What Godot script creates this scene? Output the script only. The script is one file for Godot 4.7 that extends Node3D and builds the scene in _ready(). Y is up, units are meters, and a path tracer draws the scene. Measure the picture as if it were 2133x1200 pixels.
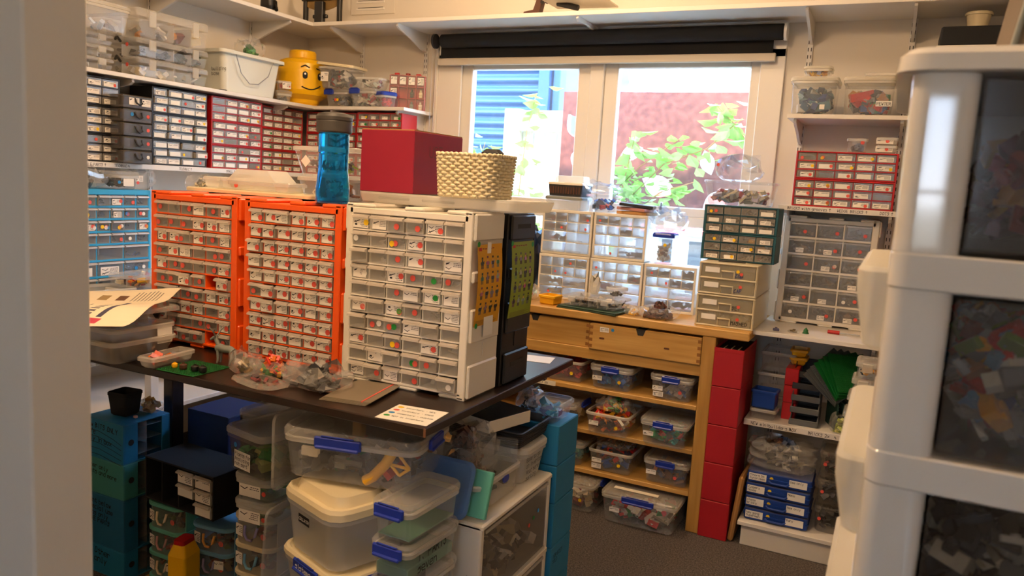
extends Node3D

var M := {}
var rng := RandomNumberGenerator.new()
var used_names := {}
var cache := {}


class Sh:
	# collects triangles; t places what is added next, col is its vertex colour
	var v := PackedVector3Array()
	var n := PackedVector3Array()
	var u := PackedVector2Array()
	var c := PackedColorArray()
	var t := Transform3D.IDENTITY
	var col := Color.WHITE

	func tri(a: Vector3, b: Vector3, d: Vector3, na: Vector3, nb: Vector3, nd: Vector3, ua := Vector2.ZERO, ub := Vector2.ZERO, ud := Vector2.ZERO) -> void:
		v.append_array(PackedVector3Array([t * a, t * d, t * b]))
		n.append_array(PackedVector3Array([(t.basis * na).normalized(), (t.basis * nd).normalized(), (t.basis * nb).normalized()]))
		u.append_array(PackedVector2Array([ua, ud, ub]))
		c.append_array(PackedColorArray([col, col, col]))

	func flat(a: Vector3, b: Vector3, d: Vector3) -> void:
		var m := (b - a).cross(d - a).normalized()
		tri(a, b, d, m, m, m)

	func quad(a: Vector3, b: Vector3, d: Vector3, e: Vector3, uvs := false) -> void:
		var m := (b - a).cross(d - a).normalized()
		if uvs:
			tri(a, b, d, m, m, m, Vector2(0, 1), Vector2(1, 1), Vector2(1, 0))
			tri(a, d, e, m, m, m, Vector2(0, 1), Vector2(1, 0), Vector2(0, 0))
		else:
			tri(a, b, d, m, m, m)
			tri(a, d, e, m, m, m)

	func box(lo: Vector3, hi: Vector3) -> Sh:
		var p := [Vector3(lo.x, lo.y, lo.z), Vector3(hi.x, lo.y, lo.z), Vector3(hi.x, hi.y, lo.z), Vector3(lo.x, hi.y, lo.z), Vector3(lo.x, lo.y, hi.z), Vector3(hi.x, lo.y, hi.z), Vector3(hi.x, hi.y, hi.z), Vector3(lo.x, hi.y, hi.z)]
		for f in [[4, 5, 6, 7], [1, 0, 3, 2], [5, 1, 2, 6], [0, 4, 7, 3], [7, 6, 2, 3], [0, 1, 5, 4]]:
			quad(p[f[0]], p[f[1]], p[f[2]], p[f[3]])
		return self

	func cbox(lo: Vector3, hi: Vector3, b := 0.002) -> Sh:
		# box with chamfered edges
		var m := (lo + hi) / 2
		var h := (hi - lo) / 2
		b = minf(b, minf(h.x, minf(h.y, h.z)) * 0.9)
		var ax := [Vector3.RIGHT, Vector3.UP, Vector3.BACK]
		for i in 3:
			for s in [-1.0, 1.0]:
				var j := (i + 1) % 3
				var k := (i + 2) % 3
				var o: Vector3 = m + ax[i] * h[i] * s
				var p: Vector3 = ax[j] * (h[j] - b)
				var q: Vector3 = ax[k] * (h[k] - b)
				if s > 0:
					quad(o - p - q, o + p - q, o + p + q, o - p + q)
				else:
					quad(o - p - q, o - p + q, o + p + q, o + p - q)
				for s2 in [-1.0, 1.0]:
					var a0: Vector3 = m + ax[i] * h[i] * s + ax[j] * (h[j] - b) * s2
					var b0: Vector3 = m + ax[i] * (h[i] - b) * s + ax[j] * h[j] * s2
					if s * s2 > 0:
						quad(a0 - q, b0 - q, b0 + q, a0 + q)
					else:
						quad(a0 + q, b0 + q, b0 - q, a0 - q)
		for sx in [-1.0, 1.0]:
			for sy in [-1.0, 1.0]:
				for sz in [-1.0, 1.0]:
					var e := Vector3(sx, sy, sz)
					var p0 := m + Vector3(h.x, h.y - b, h.z - b) * e
					var p1 := m + Vector3(h.x - b, h.y, h.z - b) * e
					var p2 := m + Vector3(h.x - b, h.y - b, h.z) * e
					if sx * sy * sz > 0:
						flat(p0, p1, p2)
					else:
						flat(p0, p2, p1)
		return self

	func ring(y: float, hx: float, hz: float, r: float, k: int, cx := 0.0, cz := 0.0) -> Array:
		var out := []
		r = minf(r, minf(hx, hz))
		for q in 4:
			var ox: float = (hx - r) * (1.0 if q == 0 or q == 3 else -1.0)
			var oz: float = (hz - r) * (1.0 if q < 2 else -1.0)
			for j in k + 1:
				var a := PI / 2 * (q + float(j) / k)
				out.append([Vector3(cx + ox + r * cos(a), y, cz + oz + r * sin(a)), Vector3(cos(a), 0, sin(a))])
		return out

	func loft(rings: Array, k := 3, bottom := true, top := true) -> Sh:
		# rings: [y, half width, half depth, corner radius, (centre x, centre z)]
		var pts := []
		for g in rings:
			pts.append(ring(g[0], g[1], g[2], g[3], k, g[4] if g.size() > 4 else 0.0, g[5] if g.size() > 5 else 0.0))
		for i in rings.size() - 1:
			var dy: float = rings[i + 1][0] - rings[i][0]
			var dr: float = (rings[i + 1][1] - rings[i][1] + rings[i + 1][2] - rings[i][2]) / 2
			var count: int = pts[i].size()
			for j in count:
				var l := (j + 1) % count
				var a: Array = pts[i][j]
				var b: Array = pts[i][l]
				var d: Array = pts[i + 1][l]
				var e: Array = pts[i + 1][j]
				var na: Vector3 = a[1] * dy - Vector3.UP * dr
				var nb: Vector3 = b[1] * dy - Vector3.UP * dr
				if na.length() < 1e-9:
					continue
				tri(a[0], e[0], d[0], na, na, nb)
				tri(a[0], d[0], b[0], na, nb, nb)
		if bottom:
			fan(pts[0], false)
		if top:
			fan(pts[-1], true)
		return self

	func fan(p: Array, up: bool) -> void:
		var m := Vector3.ZERO
		for q in p:
			m += q[0] / p.size()
		for j in p.size():
			var a: Vector3 = p[j][0]
			var b: Vector3 = p[(j + 1) % p.size()][0]
			if (a - b).length() < 1e-7:
				continue
			if up:
				tri(m, b, a, Vector3.UP, Vector3.UP, Vector3.UP)
			else:
				tri(m, a, b, Vector3.DOWN, Vector3.DOWN, Vector3.DOWN)

	func lathe(prof: Array, k := 5, bottom := true, top := true) -> Sh:
		# prof: [y, radius]
		var r := []
		for p in prof:
			r.append([p[0], p[1], p[1], p[1]])
		return loft(r, k, bottom, top)

	func tube(p: Array, r: float, k := 6, taper := 1.0) -> Sh:
		var rings := []
		for i in p.size():
			var d: Vector3 = (p[mini(i + 1, p.size() - 1)] - p[maxi(i - 1, 0)]).normalized()
			var a := d.cross(Vector3.UP if absf(d.y) < 0.9 else Vector3.RIGHT).normalized()
			var b := d.cross(a)
			var row := []
			var rr := r * lerpf(1.0, taper, float(i) / maxi(1, p.size() - 1))
			for j in k:
				var e := a * cos(TAU * j / k) + b * sin(TAU * j / k)
				row.append([p[i] + e * rr, e])
			rings.append(row)
		for i in rings.size() - 1:
			for j in k:
				var l := (j + 1) % k
				var A: Array = rings[i][j]
				var B: Array = rings[i][l]
				var D: Array = rings[i + 1][l]
				var E: Array = rings[i + 1][j]
				tri(A[0], B[0], D[0], A[1], B[1], D[1])
				tri(A[0], D[0], E[0], A[1], D[1], E[1])
		for i in [0, rings.size() - 1]:
			var q: Array = rings[i]
			for j in range(1, k - 1):
				if i == 0:
					flat(q[0][0], q[j + 1][0], q[j][0])
				else:
					flat(q[0][0], q[j][0], q[j + 1][0])
		return self

	func prism(poly: PackedVector2Array, z0: float, z1: float) -> Sh:
		# outline in x and y, drawn out from z0 to z1
		if Geometry2D.is_polygon_clockwise(poly):
			poly.reverse()
		var ix := Geometry2D.triangulate_polygon(poly)
		for i in range(0, ix.size(), 3):
			var a := poly[ix[i]]
			var b := poly[ix[i + 1]]
			var d := poly[ix[i + 2]]
			if (b - a).cross(d - a) < 0:
				var w := b
				b = d
				d = w
			flat(Vector3(a.x, a.y, z1), Vector3(b.x, b.y, z1), Vector3(d.x, d.y, z1))
			flat(Vector3(a.x, a.y, z0), Vector3(d.x, d.y, z0), Vector3(b.x, b.y, z0))
		for i in poly.size():
			var a := poly[i]
			var b := poly[(i + 1) % poly.size()]
			quad(Vector3(a.x, a.y, z0), Vector3(b.x, b.y, z0), Vector3(b.x, b.y, z1), Vector3(a.x, a.y, z1))
		return self

	func mesh() -> ArrayMesh:
		var a := []
		a.resize(Mesh.ARRAY_MAX)
		a[Mesh.ARRAY_VERTEX] = v
		a[Mesh.ARRAY_NORMAL] = n
		a[Mesh.ARRAY_TEX_UV] = u
		a[Mesh.ARRAY_COLOR] = c
		var m := ArrayMesh.new()
		m.add_surface_from_arrays(Mesh.PRIMITIVE_TRIANGLES, a)
		return m


func v3(x: float, y: float, z: float) -> Vector3:
	return Vector3(x, y, z)


func numbered(s: String) -> String:
	var k: int = used_names.get(s, 0)
	used_names[s] = k + 1
	return s if k == 0 else "%s_%03d" % [s, k]


func tag(o: Node3D, label: String, category := "", group := "", kind := "") -> void:
	if label: o.set_meta("label", label)
	if category: o.set_meta("category", category)
	if group: o.set_meta("group", group)
	if kind: o.set_meta("kind", kind)


func thing(called: String, label: String, category: String, at := Vector3.ZERO, turn := 0.0, group := "") -> Node3D:
	var o := Node3D.new()
	o.name = numbered(called)
	add_child(o)
	o.position = at
	o.rotation.y = deg_to_rad(turn)
	tag(o, label, category, group)
	return o


func part(p: Node3D, called: String, shape, material: Material, at := Vector3.ZERO, label := "") -> MeshInstance3D:
	var o := MeshInstance3D.new()
	o.mesh = shape.mesh() if shape is Sh else shape
	o.material_override = material
	o.name = called
	p.add_child(o, true)
	o.position = at
	if label: o.set_meta("label", label)
	return o


func solo(called: String, label: String, category: String, shape, material: Material, at := Vector3.ZERO, turn := 0.0, group := "", kind := "") -> MeshInstance3D:
	var o := MeshInstance3D.new()
	o.mesh = shape.mesh() if shape is Sh else shape
	o.material_override = material
	o.name = numbered(called)
	add_child(o)
	o.position = at
	o.rotation.y = deg_to_rad(turn)
	tag(o, label, category, group, kind)
	return o


func struct(called: String, shape, material: Material) -> MeshInstance3D:
	var o := solo(called, "", "", shape, material)
	o.set_meta("kind", "structure")
	return o


func mat(key: String, hex: String, rough := 0.5, alpha := 1.0, metal := 0.0) -> StandardMaterial3D:
	var m := StandardMaterial3D.new()
	m.resource_name = key
	m.albedo_color = Color(hex)
	m.roughness = rough
	m.metallic = metal
	if alpha < 1:
		m.albedo_color.a = alpha
		m.transparency = BaseMaterial3D.TRANSPARENCY_ALPHA
	M[key] = m
	return m


func grain(m: StandardMaterial3D, lo: String, hi: String, scale: Vector3, freq: float, seed_: int, octaves := 4, world := true) -> void:
	var f := FastNoiseLite.new()
	f.seed = seed_
	f.frequency = freq
	f.fractal_octaves = octaves
	var src := f.get_seamless_image(256, 256)
	var im := Image.create(256, 256, false, Image.FORMAT_RGB8)
	for y in 256:
		for x in 256:
			im.set_pixel(x, y, Color(lo).lerp(Color(hi), src.get_pixel(x, y).r))
	m.albedo_color = Color.WHITE
	m.albedo_texture = ImageTexture.create_from_image(im)
	m.uv1_triplanar = true
	m.uv1_world_triplanar = world
	m.uv1_scale = scale


func ink_line(im: Image, a: Vector2, b: Vector2, w: float, col: Color) -> void:
	var steps := int((b - a).length()) + 1
	for i in steps + 1:
		var p := a.lerp(b, float(i) / steps)
		im.fill_rect(Rect2i(int(p.x), int(p.y), maxi(1, int(w)), maxi(1, int(w))), col)


func make_materials() -> void:
	mat("wall", "ded6c9", 0.75)
	mat("ceiling", "e4dfd6", 0.8)
	mat("trim", "e6e1d8", 0.35)
	mat("shelf", "e6e0d6", 0.35)
	mat("bracket", "dcd8d2", 0.4)
	mat("slot", "2a2622", 0.8)
	mat("carpet", "6a625e", 1.0)
	grain(M.carpet, "2a2624", "7c736d", v3(1.6, 1.6, 1.6), 0.3, 3, 2)
	mat("pine", "c28a48", 0.45)
	grain(M.pine, "b58840", "d2a65e", v3(0.55, 9, 9), 0.012, 5)
	mat("pine_up", "c28a48", 0.45)
	grain(M.pine_up, "a97c38", "c4974e", v3(9, 0.55, 9), 0.012, 9)
	mat("knot", "5a3014", 0.6)
	mat("end_grain", "8f5f27", 0.6)
	mat("table", "2b1a12", 0.28)
	grain(M.table, "1c110b", "2b1b13", v3(0.8, 7, 7), 0.02, 11)
	mat("table_edge", "7c5233", 0.5)
	mat("black", "141313", 0.4)
	mat("black_matt", "16171a", 0.85)
	mat("charcoal", "2b2b2d", 0.6)
	mat("blind", "17181c", 0.9)
	mat("blind_bar", "cfc4b0", 0.5)
	mat("orange", "ee5a10", 0.38)
	mat("white", "e6dfd0", 0.35)
	mat("cream", "e3d4ad", 0.4)
	mat("ivory", "dccfae", 0.4, 0.86)
	mat("red", "b01217", 0.4)
	mat("red_card", "a8101c", 0.55)
	mat("crimson", "8a0428", 0.6)
	mat("teal", "1b78a4", 0.6)
	mat("teal_dark", "1a6690", 0.6)
	mat("sea", "3f8f8a", 0.6)
	mat("deep_teal", "0d4a55", 0.4)
	mat("sky_blue", "2d9fd6", 0.4)
	mat("navy", "123a8c", 0.4)
	mat("clip_blue", "17329a", 0.35)
	mat("yellow", "f4bc0c", 0.3)
	mat("bright_yellow", "f0b310", 0.4)
	mat("green", "0a5f26", 0.45)
	mat("leaf_green", "0f5c28", 0.5)
	mat("grey", "80847f", 0.5)
	mat("dark_grey", "55585a", 0.5)
	mat("lid_grey", "3e3b38", 0.45)
	mat("mint", "5fae98", 0.5)
	mat("pale_blue", "6fa6c4", 0.45)
	mat("paper", "efe4cc", 0.8)
	mat("white_paper", "f0ece2", 0.8)
	mat("ink", "17161a", 0.8)
	mat("brown", "4a2a1a", 0.5)
	mat("kraft", "a97b45", 0.8)
	mat("steel", "a8a8a8", 0.35, 1.0, 0.8)
	mat("clear", "e4e6e6", 0.1, 0.16)
	mat("clear_blue", "b9d3ee", 0.1, 0.12)
	mat("smoke", "8b8378", 0.12, 0.2)
	mat("tower_drawer", "4c433b", 0.1, 0.22)
	mat("clear_lid", "e4e2dc", 0.2, 0.13)
	mat("rim", "e6e2d8", 0.25, 0.42)
	mat("tub_lid", "e2dfd8", 0.22, 0.24)
	mat("frost", "e6e2d8", 0.45, 0.32)
	mat("drawer", "d9d2c6", 0.25, 0.14)
	mat("tray", "aaa294", 0.5)
	mat("tray_dark", "66625c", 0.5)
	mat("drawer_pale", "e6e0d4", 0.25, 0.22)
	mat("drawer_lip", "e8ddcf", 0.25, 0.4)
	mat("milky", "ece7da", 0.5, 0.62)
	M.milky.backlight_enabled = true
	M.milky.backlight = Color(0.7, 0.68, 0.6)
	mat("window_drawer", "eef2f8", 0.25, 0.12)
	M.window_drawer.backlight_enabled = true
	M.window_drawer.backlight = Color(0.5, 0.52, 0.55)
	mat("bag", "f2f0ea", 0.06, 0.13)
	mat("glass", "e8f2f6", 0.02, 0.04)
	mat("bottle", "1590e0", 0.04, 0.12)
	M.bottle.refraction_enabled = true
	M.bottle.refraction_scale = 0.033
	mat("dot_red", "de5648", 0.6)
	mat("pull_smoke", "58524a", 0.4, 0.7)
	mat("dot_yellow", "f0c400", 0.6)
	mat("dot_blue", "1f84c8", 0.6)
	mat("dot_green", "1e8f35", 0.6)
	mat("dot_white", "eeeae0", 0.6)
	var p := mat("pieces", "ffffff", 0.35)
	p.vertex_color_use_as_albedo = true
	p = mat("leaf", "ffffff", 0.5)
	p.vertex_color_use_as_albedo = true
	p.backlight_enabled = true
	p.backlight = Color(0.6, 0.8, 0.3)
	make_label_atlas()
	make_posters()


func make_label_atlas() -> void:
	# printed drawer cards: sixteen little drawings with lines of small print beside them
	var im := Image.create(512, 320, false, Image.FORMAT_RGB8)
	im.fill(Color("efe8dc"))
	for ty in 4:
		for tx in 4:
			var o := Vector2(tx * 128, ty * 80)
			var k := Color(0.06, 0.06, 0.07).lerp(Color(0.2, 0.19, 0.19), rng.randf())
			for b in 2 if rng.randf() < 0.5 else 1:
				var q := o + Vector2(10, 20 + b * 30 if rng.randf() < 0.7 else 40)
				var shape := rng.randi() % 4
				if shape == 0:
					for i in 12:
						ink_line(im, q + Vector2(2, i), q + Vector2(30 - i, i - 8), 2, k)
				elif shape == 1:
					ink_line(im, q + Vector2(0, 14), q + Vector2(46, -4), 5, k)
					ink_line(im, q + Vector2(4, 4), q + Vector2(16, 16), 4, k)
				elif shape == 2:
					for i in 14:
						im.fill_rect(Rect2i(int(q.x) + 6 + absi(i - 7) / 2, int(q.y) - 4 + i, 22 - absi(i - 7), 1), k)
				else:
					ink_line(im, q + Vector2(0, 0), q + Vector2(24, 12), 4, k)
					ink_line(im, q + Vector2(24, 12), q + Vector2(40, -2), 3, k)
			for l in rng.randi_range(2, 5):
				var x := 62 + rng.randi() % 12
				while x < 116:
					var w := rng.randi_range(3, 11)
					im.fill_rect(Rect2i(int(o.x) + x, int(o.y) + 14 + l * 12, mini(w, 120 - x), 5), Color(0.28, 0.27, 0.27))
					x += w + 3
	var m := mat("cards", "ffffff", 0.75)
	m.albedo_texture = ImageTexture.create_from_image(im)
	for k in 16:
		var s := Sh.new()
		s.box(v3(-0.5, -0.5, -0.0005), v3(0.5, 0.5, 0))
		for i in s.u.size():
			var q := s.v[i]
			s.u[i] = Vector2((k % 4 + clampf(q.x + 0.5, 0.02, 0.98)) / 4.0, (k / 4 + clampf(0.5 - q.y, 0.02, 0.98)) / 4.0)
		cache["card%d" % k] = s.mesh()
	var s2 := Sh.new()
	s2.box(v3(-0.5, -0.5, -0.0005), v3(0.5, 0.5, 0))
	cache["blank"] = s2.mesh()
	var d := Sh.new()
	d.t = Transform3D(Basis(Vector3.RIGHT, PI / 2), Vector3.ZERO)
	d.lathe([[0.0, 1.0], [0.08, 1.0]], 4, true, true)
	cache["dot"] = d.mesh()


func make_posters() -> void:
	for which in 2:
		var im := Image.create(160, 320, false, Image.FORMAT_RGB8)
		im.fill(Color("d59a08") if which == 0 else Color("8a9a1c"))
		im.fill_rect(Rect2i(8, 12, 18, 12), Color("b8261a"))
		for i in 5:
			im.fill_rect(Rect2i(30 + i * 16, 14 + i % 2, 12, 4), Color("7a2a12"))
		for r in 4:
			for q in 4:
				var o := Vector2i(16 + q * 34, 58 + r * 60)
				var a := Color.from_hsv(rng.randf(), rng.randf() * 0.6, rng.randf_range(0.1, 0.75))
				var b := Color.from_hsv(rng.randf(), rng.randf() * 0.7, rng.randf_range(0.1, 0.8))
				im.fill_rect(Rect2i(o.x + 7, o.y - 8 - rng.randi() % 6, 10, 8), a.darkened(0.4))
				im.fill_rect(Rect2i(o.x + 8, o.y, 8, 8), Color("d9a35a") if rng.randf() < 0.6 else a)
				im.fill_rect(Rect2i(o.x + 4, o.y + 8, 16, 14), a)
				im.fill_rect(Rect2i(o.x + 1, o.y + 10, 4, 10), b)
				im.fill_rect(Rect2i(o.x + 20, o.y + 9 - rng.randi() % 8, 4, 12), b)
				im.fill_rect(Rect2i(o.x + 5, o.y + 22, 6, 14), b.darkened(0.3))
				im.fill_rect(Rect2i(o.x + 13, o.y + 22, 6, 14), b.darkened(0.3))
		for i in 7:
			im.fill_rect(Rect2i(10, 298 + i * 3, 100 + rng.randi() % 40, 1), Color(0.35, 0.28, 0.1))
		var m := mat("poster%d" % which, "ffffff", 0.6)
		m.albedo_texture = ImageTexture.create_from_image(im)
	var sheet := Image.create(256, 180, false, Image.FORMAT_RGB8)
	sheet.fill(Color("efe2c6"))
	for i in 6:
		sheet.fill_rect(Rect2i(60 + i * 16, 92, 9, 14), Color("54505c"))
	sheet.fill_rect(Rect2i(52, 118, 120, 8), Color("3d3b52"))
	sheet.fill_rect(Rect2i(20, 96, 26, 34), Color("b83a52"))
	for i in 4:
		sheet.fill_rect(Rect2i(60, 40 + i * 9, 60 + rng.randi() % 50, 3), Color("8d8478"))
	sheet.fill_rect(Rect2i(190, 60, 26, 16), Color("9a8258"))
	sheet.fill_rect(Rect2i(190, 90, 26, 16), Color("6d4a32"))
	for i in 8:
		sheet.fill_rect(Rect2i(186, 116 + i * 6, 40 + rng.randi() % 16, 2), Color("8d8478"))
	var sm := mat("print_sheet", "ffffff", 0.8)
	sm.albedo_texture = ImageTexture.create_from_image(sheet)


# ---------- hand lettering: pen strokes on a 4 x 6 grid ----------
const PEN := {
	"A": "00264 0|1232", "B": "0006253525340313|03334241310 0", "C": "45362514011040 ", "D": "0006263542311 000", "E": "46060 040|0333", "F": "4606 00|0333", "G": "4536160501104143 23", "H": "0006|4046|0343", "I": "2026", "J": "1636 3120 1001", "K": "0006|4603 40", "L": "06004 0", "M": "000624 4640", "N": "00064046", "O": "1601104 1453616", "P": "00062645331303", "Q": "16011040453616|2140", "R": "000626453313 0323 40", "S": "4536160514343110 01", "T": "0646|2620", "U": "0601103041 46", "V": "062046", "W": "06102330 46", "X": "0046|0640", "Y": "062346|2320", "Z": "06460040",
	"a": "3444 1403 0110304 1|4440", "b": "0600 3041431403", "c": "44140301 1040", "d": "464030100103144 4", "e": "02424414030110 40", "f": "4636251 0|0434", "g": "44140302113141|4440 291909", "h": "0600|03143443 40", "i": "2420|2625", "k": "0600|440230 ", "l": "26212030", "m": "0400|031423 20|23344340", "n": "0400|0314344340", "o": "1403011030414334 14", "p": "04 09|0414344341301000", "r": "0400|03143443", "s": "441403334 13000", "t": "26213041|0444", "u": "0401103041|4440", "v": "042044", "w": "04102330 44", "x": "0044|0440", "y": "042044|2019", "-": "1333", ".": "2021", "0": "1601104 1453616", "2": "05163645 4300 40", "1": "152620", "^": "2026|042644", "!": "2622|2120", "&": "4002152635140110 30 42", "/": "0046", "~": "04152433 42|02132 23140", "#": "0303",
}


func write(p: Node3D, called: String, text: String, at: Vector3, face: float, h: float, pen: Material, lay := 0.0, tilt := 0.0, thick := 0.13) -> MeshInstance3D:
	# ink strokes in the x-y plane, turned by face about y, laid back by lay, tilted in its plane
	var s := Sh.new()
	var x := 0.0
	var y0 := 0.0
	var g := h / 6.0
	for ch in text:
		if ch == " " or ch == "\n":
			x += 3.4 * g
			if ch == "\n":
				x = 0
				y0 -= h * 1.45
			continue
		var code: String = PEN.get(ch, PEN.get(ch.to_upper(), ""))
		for stroke in code.split("|"):
			var t := stroke.replace(" ", "")
			var last := Vector2.ZERO
			for i in range(0, t.length() - 1, 2):
				var gy := float(t[i + 1].to_int())
				if gy > 7: gy = gy - 11
				var q := Vector2(x + (float(t[i].to_int()) * 0.85 + rng.randf_range(-0.25, 0.25)) * g, y0 + (gy + rng.randf_range(-0.25, 0.25)) * g)
				if i > 0:
					var d := (q - last).normalized() * thick * h * 0.5
					var e := Vector2(-d.y, d.x)
					var a := last - d
					var b := q + d
					s.quad(v3(a.x - e.x, a.y - e.y, 0), v3(b.x - e.x, b.y - e.y, 0), v3(b.x + e.x, b.y + e.y, 0), v3(a.x + e.x, a.y + e.y, 0))
				last = q
		x += (4.9 if ch != "I" and ch != "i" else 4.0) * g
	if s.v.is_empty():
		return null
	var o := part(p, called, s, pen, at)
	o.rotation = Vector3(deg_to_rad(lay), deg_to_rad(face), deg_to_rad(tilt))
	return o


func card(p: Node3D, at: Vector3, w: float, h: float, face := 0.0, blank := false) -> MeshInstance3D:
	var o := part(p, "label_card", cache["blank"] if blank else cache["card%d" % (rng.randi() % 16)], M.white_paper if blank else M.cards, at)
	o.scale = v3(w, h, 1)
	o.rotation.y = deg_to_rad(face)
	return o


func dot(p: Node3D, at: Vector3, colour: String, r := 0.006, face := 0.0) -> MeshInstance3D:
	var o := part(p, "sticker_dot", cache["dot"], M["dot_" + colour], at)
	o.scale = v3(r, r, 0.006)
	o.rotation.y = deg_to_rad(face)
	return o


# ---------- heaps of loose pieces ----------
const MIX := ["c01818", "e8b010", "1c4fa8", "ece8dc", "2a2a2c", "1f8a3a", "8f8f8c", "d86a1c", "5a3a22", "77b8e0"]
const DARKS := ["1c1c1e", "2c2c2e", "3a3a3c", "55565a", "6a6a68"]
const PALES := ["ece6d8", "cfc8ba", "b0a898", "e8d8b0", "8a8478"]
const REDS := ["b01414", "d02420", "8c0c14", "e04030"]
const BLUES := ["123a8c", "1c5fb0", "2a86c8", "0e2a66"]
const GREENS := ["0e6a2c", "1f8a3a", "3aa04a", "0a4a20", "6ab04a"]
const WARM := ["d86a1c", "e8b010", "c01818", "ece0c0", "f09030", "5a3a22", "2a2a2c"]
const BROWNS := ["5a2e18", "7a4422", "3a1e10", "a86a38"]
const TEALS := ["1a7a80", "2a9a98", "0e4a58", "77b8a0", "2a2a2c"]


func heap(s: Sh, lo: Vector3, hi: Vector3, count: int, size: float, colours: Array, studs := false) -> void:
	for i in count:
		var l := v3(size * [1.0, 2.0, 3.0][rng.randi() % 3], size * [0.45, 1.1][rng.randi() % 2], size * [1.0, 1.0, 2.0][rng.randi() % 3]) * rng.randf_range(0.75, 1.1)
		var b := Basis.from_euler(v3(rng.randf_range(-0.9, 0.9), rng.randf() * TAU, rng.randf_range(-0.9, 0.9)))
		var reach := v3(absf(b.x.x) * l.x + absf(b.y.x) * l.y + absf(b.z.x) * l.z, absf(b.x.y) * l.x + absf(b.y.y) * l.y + absf(b.z.y) * l.z, absf(b.x.z) * l.x + absf(b.y.z) * l.y + absf(b.z.z) * l.z) / 2
		var a := lo + reach
		var z := hi - reach
		var at := v3(rng.randf_range(a.x, z.x) if z.x > a.x else (lo.x + hi.x) / 2, rng.randf_range(a.y, z.y) if z.y > a.y else lo.y + reach.y, rng.randf_range(a.z, z.z) if z.z > a.z else (lo.z + hi.z) / 2)
		s.t = Transform3D(b, at)
		var k := Color(colours[rng.randi() % colours.size()]).srgb_to_linear()
		s.col = k
		s.box(-l / 2, l / 2)
		if studs:
			for ix in int(round(l.x / size)):
				var c := v3(-l.x / 2 + size * (ix + 0.5), l.y / 2, 0)
				s.t = Transform3D(b, at + b * c)
				s.lathe([[0.0, size * 0.3], [size * 0.2, size * 0.3]], 2, false, true)
	s.t = Transform3D.IDENTITY
	s.col = Color.WHITE


func pieces(label: String, at: Vector3, turn: float, lo: Vector3, hi: Vector3, count: int, size: float, colours: Array, studs := false) -> void:
	var s := Sh.new()
	heap(s, lo, hi, count, size, colours, studs)
	solo("toy_bricks", label, "toy bricks", s, M.pieces, at, turn, "", "stuff")


# ---------- tubs, lids, boxes ----------
func tub_shape(W: float, D: float, H: float, r := 0.02, taper := 0.9, rim := 0.006, thick := true) -> Sh:
	var key := "tub%.3f_%.3f_%.3f_%.3f_%.2f_%s" % [W, D, H, r, taper, thick]
	if not cache.has(key):
		var s := Sh.new()
		var x := W / 2 - rim
		var z := D / 2 - rim
		var w := 0.0022
		var rings := [[0.0, x * taper - 0.006, z * taper - 0.006, r * 0.8], [0.006, x * taper, z * taper, r], [H - 0.012, x, z, r], [H - 0.012, x + rim, z + rim, r + rim], [H - 0.003, x + rim, z + rim, r + rim], [H, x + rim - 0.003, z + rim - 0.003, r + rim], [H, x - w, z - w, r - w], [0.008, x * taper - w, z * taper - w, r - w], [0.004, x * taper - 0.008, z * taper - 0.008, r * 0.8]]
		if not thick:
			rings = rings.slice(0, 3)
		s.loft(rings, 3, true, thick)
		cache[key] = s
	return cache[key]


func lid_shape(W: float, D: float, h: float, r: float, raised := 0.0) -> Sh:
	var s := Sh.new()
	var x := W / 2
	var z := D / 2
	var rings := [[0.0, x, z, r], [h * 0.65, x, z, r], [h, x - 0.004, z - 0.004, r], [h, x - 0.011, z - 0.011, r * 0.9], [h - 0.004, x - 0.015, z - 0.015, r * 0.85]]
	if raised > 0:
		rings += [[h - 0.004, x - 0.022, z - 0.022, r * 0.8], [h + raised, x - 0.03, z - 0.03, r * 0.75]]
	s.loft(rings, 3)
	return s


func clip_on(p: Node3D, at: Vector3, w: float, h: float, face: float, m: Material) -> void:
	var s := Sh.new()
	s.cbox(v3(-w / 2, -h / 2, -0.002), v3(w / 2, h / 2, 0.007), 0.003)
	s.cbox(v3(-w / 2 + 0.004, -h / 2 - 0.003, 0.004), v3(w / 2 - 0.004, -h / 2 + 0.006, 0.012), 0.003)
	s.tube([v3(-w * 0.34, h / 2 + 0.002, 0.004), v3(w * 0.34, h / 2 + 0.002, 0.004)], 0.0026, 5)
	var o := part(p, "clip", s, m, at, "blue locking clip" if m == M.clip_blue else "")
	o.rotation.y = deg_to_rad(face)


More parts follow.
